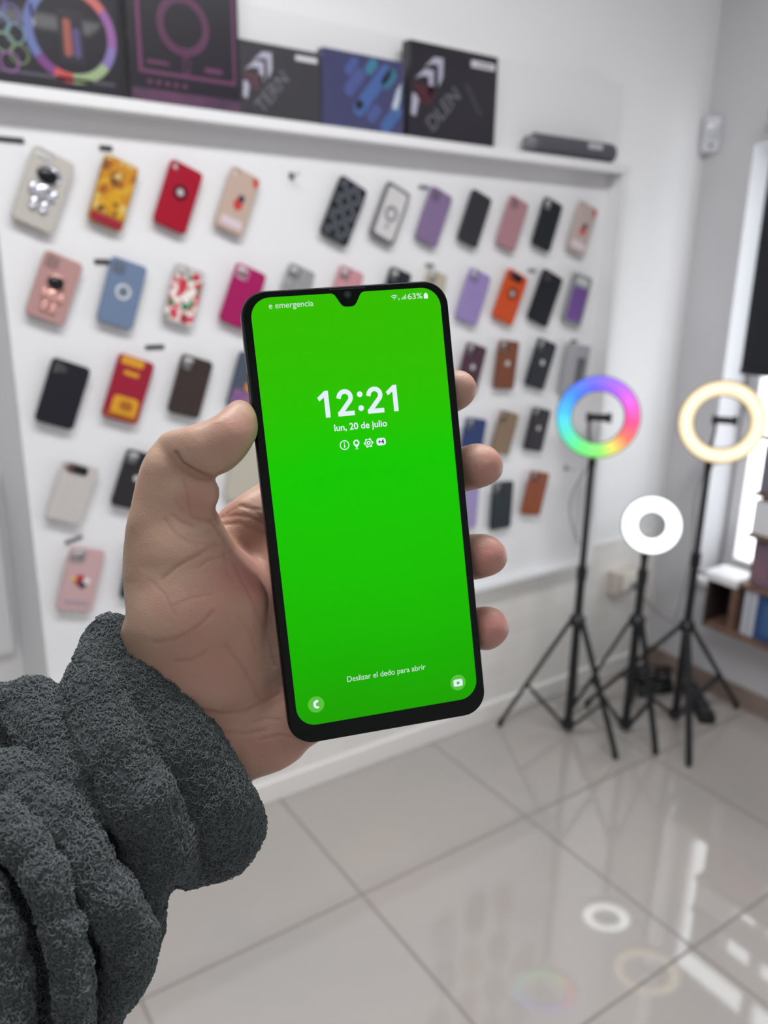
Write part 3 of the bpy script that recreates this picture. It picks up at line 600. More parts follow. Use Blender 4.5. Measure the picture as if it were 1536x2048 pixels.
# coil of black cable and power brick on the floor behind the stands
c0 = fl(1352, 1392, .02)
bm = bmesh.new()
pts = []
for i in range(90):
    a = i*.42; rr_ = .085+.02*math.sin(i*1.7); pts.append((2.555+rr_*math.cos(a), 1.80+rr_*.7*math.sin(a), .010+.0009*i+.004*math.sin(i*2.3)))
o = obj('cable_coil', T(pts, .006, 6), M_cabk, None, True); tag(o, 'coil of black cable on the floor behind the tripods', 'cable')
t = thing('power_strip', 'black power strip lying on the floor under the warm light stand', 'power strip', (2.60, 1.62, 0), (0, 0, .9))
obj('body', B((-.13, -.03, .0), (.13, .03, .04), .008), M_blk, t)
for i in range(4): obj('outlet', B((-.11+i*.055, -.018, .0395), (-.075+i*.055, .018, .043), .002), M_dgrey, t)

# ------------------------------------------------------------------ right side: blind, shelf rack with goods
def BX(p0, p1, X, d): return (X, p0[0], p0[1]), (X+d, p1[0], p1[1])
bz = atx(1480, 745, 2.68).z; by = atx(1481, 740, 2.68).y
t = thing('roller_blind', 'black roller blind pulled halfway down the shop window', 'blind', (2.68, by-1.5, bz))
obj('fabric', B((0, -1.45, 0), (.004, 1.5, 2.12-bz)), mat('blind_black', (24, 26, 34), .6), t)
obj('bottom_bar', B((-.006, -1.45, -.004), (.010, 1.5, .016), .003), mat('blind_bar', (30, 32, 40), .4), t)
obj('roller_tube', T([(.01, -1.48, 2.14-bz), (.01, 1.52, 2.14-bz)], .022, 16), M_dgrey, t, True)
M_wood = mottled('brown_wood', (126, 98, 84), (104, 80, 68), 14, .5); M_dwood = mottled('dark_brown_wood', (58, 44, 40), (46, 36, 34), 12, .5)
XS = 2.60
def ys(px, py): p = atx(px, py, XS); return p.y, p.z
rk = thing('shelf_rack', 'brown wooden shelf rack with goods below the shop window', 'shelf', (XS, 0, 0))
zbt = ys(1460, 1262)[1]; ytl = ys(1413, 1230)[0]; yp1 = ys(1456, 1230)[0]
bm = B((0, -1.2, zbt-.02), (.13, ytl, zbt+.0), .002); rl = obj('bottom_board', bm, M_wood, rk)
zmid = ys(1500, 1172)[1]; zs2 = ys(1500, 1068)[1]; zs3 = ys(1515, 985)[1]; zs4 = ys(1525, 872)[1]
obj('end_panel', B((0.0, ytl, zbt-.02), (.13, ytl+.015, zmid), .002), M_dwood, rk)
obj('back_panel', B((.115, yp1, zbt), (.12, ytl, zmid-.02)), M_dwood, rk)
obj('post', B((0, yp1-.022, zbt), (.13, yp1, zmid-.001), .002), M_wood, rk)
obj('back_panel', B((.115, -1.2, zbt), (.12, yp1-.022, zmid-.02)), mat('rack_back_light', (196, 200, 208), .5), rk)
yr = ys(1494, 1060)[0]
obj('shelf_board', B((0, -1.2, zmid-.018), (.13, yr, zmid), .002), M_wood, rk)
obj('window_sill', B((XS-.012, yr+.001, zmid-.026), (XR-.031, ytl+.03, zmid+.004), .004), M_white, win)
for z in (zs2, zs3, zs4): obj('shelf_board', B((0, -1.2, z-.014), (.13, yr, z), .002), M_wood, rk)
obj('post', B((.06, yr-.014, zmid), (.13, yr, zs4), .002), M_wood, rk)
def goods(name, label, y1, z0, W, H, m, cat, d=.09, off=.012):
    t = thing(name, label, cat, (XS+off, y1-W/2, z0+.0005)); obj('carton', B((0, -W/2, 0), (d, W/2, H), .004), m, t); return t
t = goods('goods_box', 'blue box on the bottom board of the wooden rack', ys(1502, 1250)[0], zbt, .26, .17, mat('box_blue', (48, 78, 122), .4), 'box')
obj('label_panel', B((-.0015, -.10, .03), (0, .10, .14)), mat('box_blue2', (62, 96, 140), .4), t)
t = goods('goods_box', 'pale grey box left of the blue box in the rack', ys(1478, 1240)[0], zbt, .055, .19, mat('box_pale', (190, 194, 204), .4), 'box')
obj('seam_tape', B((-.001, -.006, 0), (0, .006, .19)), mat('tape', (170, 174, 184), .4), t)
hz = ys(1520, 1140)
t = thing('toy_package', 'red and pink packaged gadget with black wheel on the rack', 'package', (XS+.02, ys(1500, 1130)[0]-.12, zmid+.0005))
obj('carton', B((0, -.12, 0), (.08, .12, zs2-zmid-.03), .004), mottled('pack_mauve', (112, 96, 112), (136, 104, 116), 8, .4), t)
obj('red_panel', B((-.003, -.115, .03), (0, .02, zs2-zmid-.05), .001), mat('pack_red', (176, 92, 96), .4), t)
o = obj('black_wheel', lathe([(.0, -.004), (.018, -.004), (.022, 0), (.018, .004), (.0, .004)][1:4], 20), M_blk, t, True); o.location = (-.005, .03, .05); o.rotation_euler = (0, PI/2, 0)
t = goods('goods_box', 'white box on the middle shelf of the rack', yr-.005, zs2, .16, zs3-zs2-.03, mat('box_white', (226, 226, 230), .4), 'box')
obj('seam_line', B((-.001, -.005, 0), (0, -.002, zs3-zs2-.03)), mat('seam', (170, 170, 176), .4), t)
t = goods('goods_box', 'grey box on the upper shelf of the rack', yr-.012, zs3, .12, zs4-zs3-.03, mat('box_grey', (120, 120, 130), .4), 'box')
obj('dark_panel', B((-.001, -.055, .01), (0, -.01, zs4-zs3-.05)), mat('box_darkp', (52, 54, 64), .4), t)

# ================================================================== PHONE
PM = np.array([[0.97245735, -0.10222435, 0.2094681], [-0.11707825, -0.99132353, 0.05975228], [0.20154252, -0.0826307, -0.9759881]])
PT = np.array([-5.37897153e-03, 2.68530610e-04, 2.93932284e-01])
def c2w(v): return CP+Rv*float(v[0])-Uv*float(v[1])+Fv*float(v[2])     # camera (x right, y down, z forward) -> world
def d2w(v): return Rv*float(v[0])-Uv*float(v[1])+Fv*float(v[2])
px_, py_, pz_ = [d2w(PM[:, i]) for i in range(3)]; po = c2w(PT)
PHM = Matrix(((px_.x, py_.x, pz_.x, po.x), (px_.y, py_.y, pz_.y, po.y), (px_.z, py_.z, pz_.z, po.z), (0, 0, 0, 1)))
ph = thing('smartphone', 'black smartphone with green lock screen held upright in the hand', 'smartphone'); ph.matrix_world = PHM
mm = .001
PWd, PHt = 76.2*mm, 164.8*mm; TH = 8.8*mm
link('frame', plate([rrect(PWd, PHt, 9.2*mm, n=12)], -TH, -.25*mm, .0022), mat('phone_frame_black', (20, 21, 22), .3, .1, spec=.3), ph, True)
link('front_glass', plate([rrect(PWd-1.5*mm, PHt-1.5*mm, 8.6*mm, n=12)], -.5*mm, 0, .00018), mat('phone_glass_black', (8, 16, 13), .06, spec=.18), ph, True)
def SCR(name, loops, m, z, z0=None): return link(name, plate(loops, (z0 if z0 is not None else z-.02)*mm, z*mm, 0), m, ph)
def glow(name, c, s=1.0): 
    m = mat(name, (0, 0, 0), .15, spec=.3, emit=c, es=s); return m
# green wallpaper: slow drift of green over the display
M_scr = glow('screen_green', (32, 192, 0), 1.0); M_scr.node_tree.nodes['Principled BSDF'].inputs['Specular IOR Level'].default_value = .06
t, b = nt(M_scr); tc = N(t, 'ShaderNodeTexCoord'); ns = N(t, 'ShaderNodeTexNoise'); ns.inputs['Scale'].default_value = 14; ns.inputs['Detail'].default_value = 1
sx = N(t, 'ShaderNodeSeparateXYZ'); t.links.new(tc.outputs['Object'], sx.inputs[0]); t.links.new(tc.outputs['Object'], ns.inputs['Vector'])
mr = N(t, 'ShaderNodeMapRange'); mr.inputs['From Min'].default_value = -.078; mr.inputs['From Max'].default_value = .08; t.links.new(sx.outputs[1], mr.inputs[0])
rp = ramp(t, [(0, (30, 160, 0)), (.14, (26, 174, 0)), (.4, (26, 192, 0)), (.6, (20, 200, 0)), (.8, (48, 191, 0)), (1, (54, 188, 0))])
ad = N(t, 'ShaderNodeMath', operation='MULTIPLY_ADD'); ad.inputs[1].default_value = .16; t.links.new(ns.outputs[0], ad.inputs[0]); 
sb = N(t, 'ShaderNodeMath', operation='SUBTRACT'); sb.inputs[1].default_value = .08; t.links.new(mr.outputs[0], sb.inputs[0]); t.links.new(sb.outputs[0], ad.inputs[2])
t.links.new(ad.outputs[0], rp.inputs[0]); t.links.new(rp.outputs[0], b.inputs['Emission Color'])
sw, st, sbm = 34.6, 79.6, -75.2
lp = []
def arc(cx, cy, r, a0, a1, n=8): return [(cx+r*math.cos(math.radians(a0+(a1-a0)*k/n)), cy+r*math.sin(math.radians(a0+(a1-a0)*k/n))) for k in range(n+1)]
lp += arc(sw-7, st-7, 7, 0, 90)
# V notch around the front camera, going right to left
lp += [(x, st-(5.0*math.exp(-((x-.4)/3.9)**4*.9)) if abs(x-.4) < 8 else st) for x in [9.2-k*.55 for k in range(33)]]
lp += arc(-sw+7, st-7, 7, 90, 180)+arc(-sw+7, sbm+7, 7, 180, 270)+arc(sw-7, sbm+7, 7, 270, 360)
link('screen', plate([[(x*mm, y*mm) for x, y in lp]], .0*mm, .06*mm, 0), M_scr, ph)
M_ui = glow('ui_white', (232, 245, 255), .95); M_ui2 = glow('ui_white_soft', (215, 240, 225), .85)
def ui_text(name, s, h, x, y, width, m=M_ui, off=0):
    me = textmesh(s, h, width, off, .00001); me.transform(Matrix.Translation((x*mm, y*mm, .085*mm))); return link(name, me, m, ph)
def stroke(pts, w):
    pts = [Vector((p[0], p[1])) for p in pts]; a, c = [], []
    for i, p in enumerate(pts):
        d0 = (p-pts[i-1]).normalized() if i else None; d1 = (pts[i+1]-p).normalized() if i < len(pts)-1 else None
        d = ((d0 or d1)+(d1 or d0)).normalized(); n_ = Vector((-d.y, d.x)); k_ = w/2/max(n_.dot(Vector((-(d1 or d0).y, (d1 or d0).x))), .5); a.append(p+n_*k_); c.append(p-n_*k_)
    return [(p.x, p.y) for p in a+c[::-1]]
def digit(ch, x, y, h, w):
    r_ = 2.15
    p = [(x-2.35, y+h/2-3.2)]+[(x+r_*math.cos(math.radians(a)), y+h/2-w/2-r_+r_*math.sin(math.radians(a))) for a in range(160, -46, -14)]+[(x-2.1, y-h/2+w*.62), ]
    return [stroke(p, w), [(x-3.0, y-h/2), (x+3.1, y-h/2), (x+3.1, y-h/2+w), (x-3.0, y-h/2+w)]]
for cx_, ch in ((-11.3, '1'), (-4.6, '2'), (6.4, '2'), (14.0, '1')):
    if ch == '1': SCR('clock_digit', [[(a_*mm, b_*mm) for a_, b_ in [(cx_+.85, 45.5), (cx_+.85, 35.9), (cx_-.85, 35.9), (cx_-.85, 43.2), (cx_-2.6, 41.9), (cx_-3.3, 43.2), (cx_-.5, 45.5)]]], M_ui, .1, .08)
    else:
        for q_ in digit('2', cx_, 40.7, 9.6, 1.65): SCR('clock_digit', [[(a_*mm, b_*mm) for a_, b_ in q_]], M_ui, .1, .08)
for y_ in (43.2, 38.2): SCR('clock_colon_dot', [circ(1.05*mm, 1.0*mm, y_*mm, 20)], M_ui, .1, .08)
ui_text('date_text', 'lun, 20 de julio', .0034, .2, 31.6, .0195, off=.00005)
ui_text('carrier_text', 'e emergencia', .0030, -20.2, 76.3, .0158, M_ui2, .00002)
ui_text('battery_percentage', '63%', .0029, 25.2, 76.8, .0056, M_ui2, .00004)
ui_text('hint_text', 'Deslizar el dedo para abrir', .0030, .2, -60.6, .0300, M_ui2, .00001)
def UI(name, loops, m=M_ui, z=.1): return SCR(name, [[(x*mm, y*mm) for x, y in l] for l in loops], m, z, z-.02)
UI('battery_icon', [rrect(1.5, 1.7, .25, 29.3, 76.5), ]); UI('battery_icon_cap', [rrect(.7, .4, .1, 29.3, 77.5)])
for i, h_ in enumerate((.5, .9, 1.3, 1.8)): UI('signal_bar', [rrect(.32, h_, .08, 20.2+i*.5, 75.9+h_/2)], M_ui2)
for i, r_ in enumerate((.5, 1.15, 1.8)):
    UI('wifi_arc', [[(17.4+r_*math.cos(math.radians(a)), 75.9+r_*math.sin(math.radians(a))) for a in range(45, 136, 10)]+[(17.4+(r_-.3)*math.cos(math.radians(a)), 75.9+(r_-.3)*math.sin(math.radians(a))) for a in range(135, 44, -10)]], M_ui2)
UI('wifi_arrows', [rrect(.3, .9, .1, 19.1, 76.1)], M_ui2)
UI('info_icon', [circ(1.75, -6.5, 25.5), circ(1.42, -6.5, 25.5)]); UI('info_icon_stem', [rrect(.42, 1.2, .15, -6.5, 25.1)]); UI('info_icon_dot', [circ(.26, -6.5, 26.25, 10)])
UI('pin_icon', [[(-2.1, 23.9), (-3.1, 25.3)]+[(-2.1+1.15*math.cos(math.radians(a)), 25.9+1.15*math.sin(math.radians(a))) for a in range(200, -21, -20)]+[(-1.1, 25.3)], circ(.62, -2.1, 25.9, 16)]); UI('pin_icon_base', [rrect(1.2, .25, .1, -2.1, 23.7)])
gear = []
for k in range(48):
    a = 2*PI*k/48; r_ = 1.75 if (k % 8) in (0, 1, 7, 2) and True else 1.4; gear.append((2.4+r_*math.cos(a), 25.4+r_*math.sin(a)))
UI('gear_icon', [gear, circ(1.15, 2.4, 25.4, 20)]); UI('gear_icon_hub', [circ(.75, 2.4, 25.4, 16), circ(.35, 2.4, 25.4, 12)])
UI('count_badge', [rrect(3.5, 2.7, 1.0, 7.1, 25.4)], M_ui, .1)
me = textmesh('+4', .0023, .0022, .00006, .00001); me.transform(Matrix.Translation((7.1*mm, 25.4*mm, .115*mm))); link('count_text', me, mat('badge_text_dark', (20, 60, 40), .4), ph)
M_disc = glow('button_disc_green', (88, 190, 60), 1.0)
UI('phone_button', [circ(3.0, -27.2, -67.7, 40)], M_disc, .08); UI('camera_button', [circ(3.0, 27.3, -68.4, 40)], M_disc, .08)
hs = [(x-27.2, y-67.7) for x, y in ([(.9, 1.55), (.95, .75), (.35, .62), (-.05, .35), (-.1, -.35), (.25, -.75), (.9, -.8), (1.0, -1.5), (.2, -1.6), (-.65, -1.2), (-1.0, -.4), (-1.0, .5), (-.6, 1.25), (.1, 1.6)])]
UI('handset_icon', [hs]); UI('camera_icon', [rrect(3.6, 2.7, .6, 27.3, -68.5), circ(.62, 27.3, -68.55, 16), circ(.2, 28.5, -67.6, 10)])
# front camera, side keys
link('front_camera', plate([circ(1.5*mm, .4*mm, 78.9*mm, 24)], 0, .05*mm, 0), mat('cam_ring_dark', (24, 34, 32), .12), ph)
link('front_camera_lens', plate([circ(.75*mm, .4*mm, 78.9*mm, 20)], .04*mm, .09*mm, 0), mat('cam_glass', (52, 56, 58), .05), ph)
obj('volume_key', B((PWd/2-.0006, 36*mm, -6.2*mm), (PWd/2+.0005, 53*mm, -3.4*mm), .0004), M_blk, ph); obj('power_key', B((PWd/2-.0006, 18*mm, -6.2*mm), (PWd/2+.0003, 29*mm, -3.4*mm), .0003), M_blk, ph)
obj('sim_tray', B((-PWd/2-.0002, 40*mm, -6.0*mm), (-PWd/2+.0006, 54*mm, -3.6*mm), .0002), M_blk, ph)
obj('earpiece', B((-6*mm, PHt/2-1.6*mm, 0), (7*mm, PHt/2-1.2*mm, .03*mm)), mat('earpiece_dark', (20, 22, 22), .6), ph)

#HANDSTART
# ================================================================== HAND, FOREARM AND SLEEVE
# signed distance volumes in camera space (x right, y down, z forward, millimetres), meshed with surface nets
def W3(px, py, d): return np.array([(px-768)/FPX*d, (py-1024)/FPX*d, d])
def smin(a, b, k): h = np.clip(.5+.5*(b-a)/k, 0, 1); return b*(1-h)+a*h-k*h*(1-h)
def smax(a, b, k): return -smin(-a, -b, k)
class Grid:
    def __init__(s, lo, hi, h):
        s.lo, s.h = np.array(lo, float), h
        ax = [np.arange(lo[i], hi[i]+h, h, dtype=np.float32) for i in range(3)]
        s.X, s.Y, s.Z = np.meshgrid(*ax, indexing='ij'); s.F = np.full(s.X.shape, 60., np.float32)
        s.u = s.X/s.Z*FPX+768; s.v = s.Y/s.Z*FPX+1024
    def cone(s, a, b, r0, r1, sq=1.0):
        a, b = np.array(a), np.array(b); d = b-a; L2 = d@d+1e-9
        X, Y, Z = s.X-a[0], s.Y-a[1], s.Z-a[2]
        t = np.clip((X*d[0]+Y*d[1]+Z*d[2])/L2, 0, 1)
        return np.sqrt((X-t*d[0])**2+(Y-t*d[1])**2+((Z-t*d[2])/sq)**2)-(r0+(r1-r0)*t)
    def path(s, pts, k, into=None, sq=1.0):
        """pts = (px, py, depth, radius mm)"""
        f = None
        for p, q in zip(pts, pts[1:]):
            c = s.cone(W3(*p[:3]), W3(*q[:3]), p[3], q[3], sq); f = c if f is None else smin(f, c, 2.5)
        return f
    def mesh(s):
        F = s.F; ins = F < 0; n = np.array(F.shape)
        cnt = np.zeros(n-1, np.float32); acc = np.zeros((3, *(n-1)), np.float32)
        for ax in range(3):
            sl0 = [slice(None)]*3; sl1 = [slice(None)]*3; sl0[ax] = slice(0, -1); sl1[ax] = slice(1, None)
            a, b_ = F[tuple(sl0)], F[tuple(sl1)]; cr = (a < 0) != (b_ < 0); tt = np.where(cr, a/(a-b_+1e-12), 0)
            o = [i for i in range(3) if i != ax]
            for d0 in (0, 1):
                for d1 in (0, 1):
                    q = [slice(None)]*3; q[o[0]] = slice(d0, n[o[0]]-1+d0); q[o[1]] = slice(d1, n[o[1]]-1+d1)
                    c = cr[tuple(q)]; cnt += c
                    acc[ax] += c*tt[tuple(q)]; acc[o[0]] += c*d0; acc[o[1]] += c*d1
        act = cnt > 0; idx = -np.ones(cnt.shape, np.int64); idx[act] = np.arange(act.sum())
        pos = np.stack([np.stack(np.meshgrid(*[np.arange(m) for m in cnt.shape], indexing='ij'))[i][act]+acc[i][act]/cnt[act] for i in range(3)], 1)
        P = pos*s.h+s.lo; Q = []
        for ax in range(3):
            o = [i for i in range(3) if i != ax]
            sl0 = [slice(1, -1)]*3; sl1 = [slice(1, -1)]*3; sl0[ax] = slice(0, -1); sl1[ax] = slice(1, None)
            a, b_ = ins[tuple(sl0)], ins[tuple(sl1)]; I = np.argwhere(a != b_)
            I[:, o[0]] += 1; I[:, o[1]] += 1; fl_ = a[a != b_]
            def g(d0, d1): J = I.copy(); J[:, o[0]] += d0; J[:, o[1]] += d1; return idx[J[:, 0], J[:, 1], J[:, 2]]
            q = np.stack([g(-1, -1), g(0, -1), g(0, 0), g(-1, 0)], 1)
            flip = fl_ if ax != 1 else ~fl_
            q[~flip] = q[~flip][:, ::-1]; Q.append(q)
        return P, np.concatenate(Q)
def poly_sd(u, v, poly):
    """signed pixel distance to a polygon (negative inside)"""
    p = np.array(poly, np.float32); d = np.full(u.shape, 1e9, np.float32); inside = np.zeros(u.shape, bool)
    for (x0, y0), (x1, y1) in zip(p, np.roll(p, -1, 0)):
        ex, ey = x1-x0, y1-y0; wx, wy = u-x0, v-y0; t = np.clip((wx*ex+wy*ey)/(ex*ex+ey*ey+1e-9), 0, 1)
        d = np.minimum(d, (wx-t*ex)**2+(wy-t*ey)**2)
        c = ((y0 <= v) != (y1 <= v)); xi = x0+(v-y0)*ex/(ey if abs(ey) > 1e-9 else 1e-9); inside ^= c & (u < xi)
    d = np.sqrt(d); return np.where(inside, -d, d)
def catmull(poly, n=4):
    P = np.array(poly, float); out = []
    for i in range(len(P)):
        p0, p1, p2, p3 = P[i-1], P[i], P[(i+1) % len(P)], P[(i+2) % len(P)]
        for k in range(n):
            t = k/n; out.append(.5*(2*p1+(p2-p0)*t+(2*p0-5*p1+4*p2-p3)*t*t+(-p0+3*p1-3*p2+p3)*t**3))
    return np.array(out)
def clip2d(G, f, poly, k=2.5, full=True):
    """trim a volume to its outline; the 2D test is run on a coarse pixel lattice and looked up"""
    st = 3.0; u0, v0 = G.u.min(), G.v.min(); nu, nv = int((G.u.max()-u0)/st)+3, int((G.v.max()-v0)/st)+3
    uu, vv = np.meshgrid(u0+np.arange(nu)*st, v0+np.arange(nv)*st, indexing='ij'); D = poly_sd(uu, vv, catmull(poly))
    a = (G.u-u0)/st; b_ = (G.v-v0)/st; i = a.astype(int); j = b_.astype(int); fa = a-i; fb = b_-j
    d = D[i, j]*(1-fa)*(1-fb)+D[i+1, j]*fa*(1-fb)+D[i, j+1]*(1-fa)*fb+D[i+1, j+1]*fa*fb
    return smax(f, (d*G.Z/FPX).astype(np.float32), k)
def rbox(G, grow=0.0):
    """distance to the phone body"""
    V = np.stack([G.X-PT[0]*1000, G.Y-PT[1]*1000, G.Z-PT[2]*1000]); L = [sum(PM[j, i]*V[j] for j in range(3)) for i in range(3)]
    r = 9.2; qx = np.abs(L[0])-(38.1-r); qy = np.abs(L[1])-(82.4-r)
    d2 = np.hypot(np.maximum(qx, 0), np.maximum(qy, 0))+np.minimum(np.maximum(qx, qy), 0)-r
    r2 = 2.0; dz = np.abs(L[2]+4.4)-(4.4-r2); d2 = d2+r2
    return np.hypot(np.maximum(d2, 0), np.maximum(dz, 0))+np.minimum(np.maximum(d2, dz), 0)-r2-grow
def to_obj(name, P, Q, m, parent=None):
    me = bpy.data.meshes.new(name); 
    Wd = np.array([list(Rv), [-c for c in Uv], list(Fv)]); Pw = (P/1000)@Wd+np.array(list(CP))
    me.vertices.add(len(Pw)); me.vertices.foreach_set('co', Pw.astype(np.float32).ravel())
    me.loops.add(len(Q)*4); me.loops.foreach_set('vertex_index', Q.astype(np.int32).ravel())
    me.polygons.add(len(Q)); me.polygons.foreach_set('loop_start', np.arange(0, len(Q)*4, 4, dtype=np.int32))
    me.update(calc_edges=True); me.polygons.foreach_set('use_smooth', [True]*len(Q)); me.materials.append(m)
    o = bpy.data.objects.new(name, me); C.objects.link(o); o.parent = parent; return o
def subdiv(P, Q):
    """one linear/Catmull-like subdivision of a quad mesh"""
    nP = len(P); fc = P[Q].mean(1); E = np.concatenate([np.stack([Q[:, k], Q[:, (k+1) % 4]], 1) for k in range(4)]); Es = np.sort(E, 1)
    key = Es[:, 0]*nP+Es[:, 1]; uk, inv = np.unique(key, return_inverse=True); ea, eb = uk//nP, uk % nP; nE = len(uk); nQ = len(Q)
    fi = np.tile(np.arange(nQ), 4); fs = np.zeros((nE, 3)); np.add.at(fs, inv, fc[fi]); c = np.bincount(inv, minlength=nE)[:, None]
    em = (P[ea]+P[eb])/2; ep = np.where(c == 2, (P[ea]+P[eb]+fs)/4, em)
    # smoothed originals
    val = np.bincount(Q.ravel(), minlength=nP)[:, None].astype(float); Fa = np.zeros((nP, 3)); np.add.at(Fa, Q.ravel(), np.repeat(fc, 4, 0)); Fa /= np.maximum(val, 1)
    Em = np.zeros((nP, 3)); ec = np.zeros((nP, 1)); np.add.at(Em, ea, em); np.add.at(Em, eb, em); np.add.at(ec, ea, 1.); np.add.at(ec, eb, 1.); Em /= np.maximum(ec, 1)
    nv_ = np.maximum(val, 1); Pn = (Fa+2*Em+(nv_-3)*P)/nv_
    I = inv.reshape(4, nQ); eid = nP+I; fid = nP+nE+np.arange(nQ)
    Qn = np.concatenate([np.stack([Q[:, k], eid[k], fid, eid[(k+3) % 4]], 1) for k in range(4)])
    return np.concatenate([Pn, ep, fc]), Qn
def relax(P, Q, it=2, lam=.5):
    for _ in range(it):
        A = np.zeros_like(P); c = np.zeros((len(P), 1)); 
        for k in range(4): np.add.at(A, Q[:, k], P[Q[:, (k+1) % 4]]+P[Q[:, (k+3) % 4]]); np.add.at(c, Q[:, k], 2.)
        P = P+(A/np.maximum(c, 1)-P)*lam
    return P
def normals(P, Q):
    n = np.cross(P[Q[:, 2]]-P[Q[:, 0]], P[Q[:, 3]]-P[Q[:, 1]]); N_ = np.zeros_like(P)
    for k in range(4): np.add.at(N_, Q[:, k], n)
    return N_/(np.linalg.norm(N_, axis=1, keepdims=True)+1e-12)
def line_d(u, v, pts):
    d = np.full(u.shape, 1e9); 
    for (x0, y0), (x1, y1) in zip(pts, pts[1:]):
        ex, ey = x1-x0, y1-y0; t = np.clip(((u-x0)*ex+(v-y0)*ey)/(ex*ex+ey*ey+1e-9), 0, 1); d = np.minimum(d, np.hypot(u-x0-t*ex, v-y0-t*ey))
    return d
def vnoise(P, sc, seed=0):
    """cheap smooth value noise"""
    q = P/sc+seed*17.3; i = np.floor(q).astype(np.int64); f_ = q-i; f_ = f_*f_*(3-2*f_); out = 0
    for dx in (0, 1):
        for dy in (0, 1):
            for dz in (0, 1):
                h = ((i[:, 0]+dx)*73856093 ^ (i[:, 1]+dy)*19349663 ^ (i[:, 2]+dz)*83492791) & 0xffff
                h = (h*40503 ^ (h >> 7)) & 0xffff
                out = out+(h/65535.)*(f_[:, 0] if dx else 1-f_[:, 0])*(f_[:, 1] if dy else 1-f_[:, 1])*(f_[:, 2] if dz else 1-f_[:, 2])
    return out*2-1

HAND_POLY = [(-260, 1900), (-60, 1640), (150, 1400), (214, 1285), (249, 1239), (247, 1180), (246, 1120), (251, 1060), (262, 1010), (273, 960), (290, 912), (312, 880), (328, 867), (346, 861), (382, 852), (421, 838), (447, 820), (464, 803), (481, 796), (499, 800), (510, 818), (516, 844), (514, 872), (500, 898), (486, 918), (460, 941), (430, 955),
    (438, 972), (439, 992), (431, 1021), (470, 998), (518, 965), (560, 935), (640, 880), (720, 810), (800, 760), (860, 742), (915, 737), (932, 739), (947, 749), (958, 768), (957, 786), (946, 804), (922, 826), (880, 852), (880, 872), (928, 882), (960, 884), (986, 893), (1004, 911), (1014, 935), (1009, 955), (990, 967), (965, 977), (935, 983),
    (890, 1005), (890, 1040), (943, 1061), (970, 1065), (993, 1075), (1012, 1093), (1021, 1118), (1015, 1138), (994, 1150), (955, 1162), (905, 1180), (905, 1195), (957, 1207), (990, 1210), (1012, 1222), (1026, 1248), (1022, 1268), (1005, 1289), (987, 1302), (970, 1306), (930, 1300), (860, 1340), (780, 1400), (700, 1450), (625, 1491), (598, 1517), (560, 1541), (500, 1563), (470, 1600), (380, 1700), (250, 1850), (60, 2150), (-260, 2200)]
G = Grid((-175, -66, 222), (62, 205, 352), 1.15)
# forearm, wrist, palm
f = G.path([(150, 1780, 300, 20), (330, 1530, 312, 23), (420, 1420, 318, 22)], 4)
f = smin(f, G.path([(260, 1760, 308, 18), (440, 1570, 318, 19), (520, 1450, 326, 17)], 4), 8)
f = smin(f, G.path([(448, 1085, 314, 8), (500, 1030, 318, 10.5), (600, 985, 326, 12), (700, 915, 331, 10)], 4), 6)
for p in ([(430, 1440, 322, 19), (560, 1120, 322, 13), (600, 1030, 322, 11.5)], [(460, 1460, 322, 18), (640, 1150, 327, 12)], [(490, 1480, 322, 17), (655, 1260, 328, 12)], [(530, 1470, 320, 14), (600, 1440, 320, 13), (655, 1360, 326, 12)]):
    f = smin(f, G.path(p, 4), 9)
f = smin(f, G.path([(420, 1480, 318, 20), (540, 1460, 318, 17)], 4), 8)
# thenar mound and thumb
th = G.path([(356, 1100, 291, 17), (372, 1210, 297, 24), (385, 1330, 306, 24), (390, 1430, 314, 21)], 4)
th = smin(th, G.path([(400, 1130, 293, 13), (450, 1200, 301, 17), (470, 1320, 310, 17)], 4), 9)
f = smin(f, th, 7)
pp = G.path([(318, 940, 283, 9.5), (300, 1040, 287, 12), (318, 1120, 291, 15)], 4)
pp = smin(pp, G.path([(345, 930, 283, 8.5), (366, 1000, 287, 11), (372, 1090, 291, 13)], 4), 6)
pp = smin(pp, G.path([(388, 972, 283, 7.8), (400, 990, 284, 7.8), (392, 1012, 286, 7.4)], 4), 3.5)
f = smin(f, pp, 4)
dd = G.path([(356, 893, 282, 8.0), (402, 893, 277.5, 10.2), (448, 876, 280, 11.2), (466, 856, 282.5, 10.8)], 4)
dd = smin(dd, G.path([(430, 915, 280, 8.6), (476, 885, 284, 8.6)], 4), 4)
f = smin(f, dd, 1.1)
# fingers behind the phone, tips wrapped over its right edge
FG = [[(600, 1035, 322, 11.5), (770, 872, 333, 9.6), (868, 802, 326, 8.4), (914, 780, 312, 8.0)], [(640, 1150, 328, 12), (800, 1010, 339, 10), (898, 950, 330, 9), (958, 932, 314, 9.4)],
      [(655, 1260, 328, 12), (815, 1150, 341, 10), (905, 1118, 331, 9), (968, 1112, 315, 9.3)], [(655, 1360, 326, 11.5), (815, 1290, 338, 9.2), (910, 1262, 331, 8.4), (974, 1256, 317, 9.0)]]
for p in FG: f = smin(f, G.path(p, 4), 2.2)
f = clip2d(G, f, HAND_POLY, 2.2)
f = smax(f, -rbox(G, .15), .8)
G.F = f.astype(np.float32)
G.F[[0, -1]] = 5; G.F[:, [0, -1]] = 5; G.F[:, :, [0, -1]] = 5
HP, HQ = G.mesh(); HP = relax(HP, HQ, 2, .4); HP, HQ = subdiv(HP, HQ)
u_, v_ = HP[:, 0]/HP[:, 2]*FPX+768, HP[:, 1]/HP[:, 2]*FPX+1024; nn = normals(HP, HQ); front = np.clip(-nn[:, 2]*1.5, 0, 1)
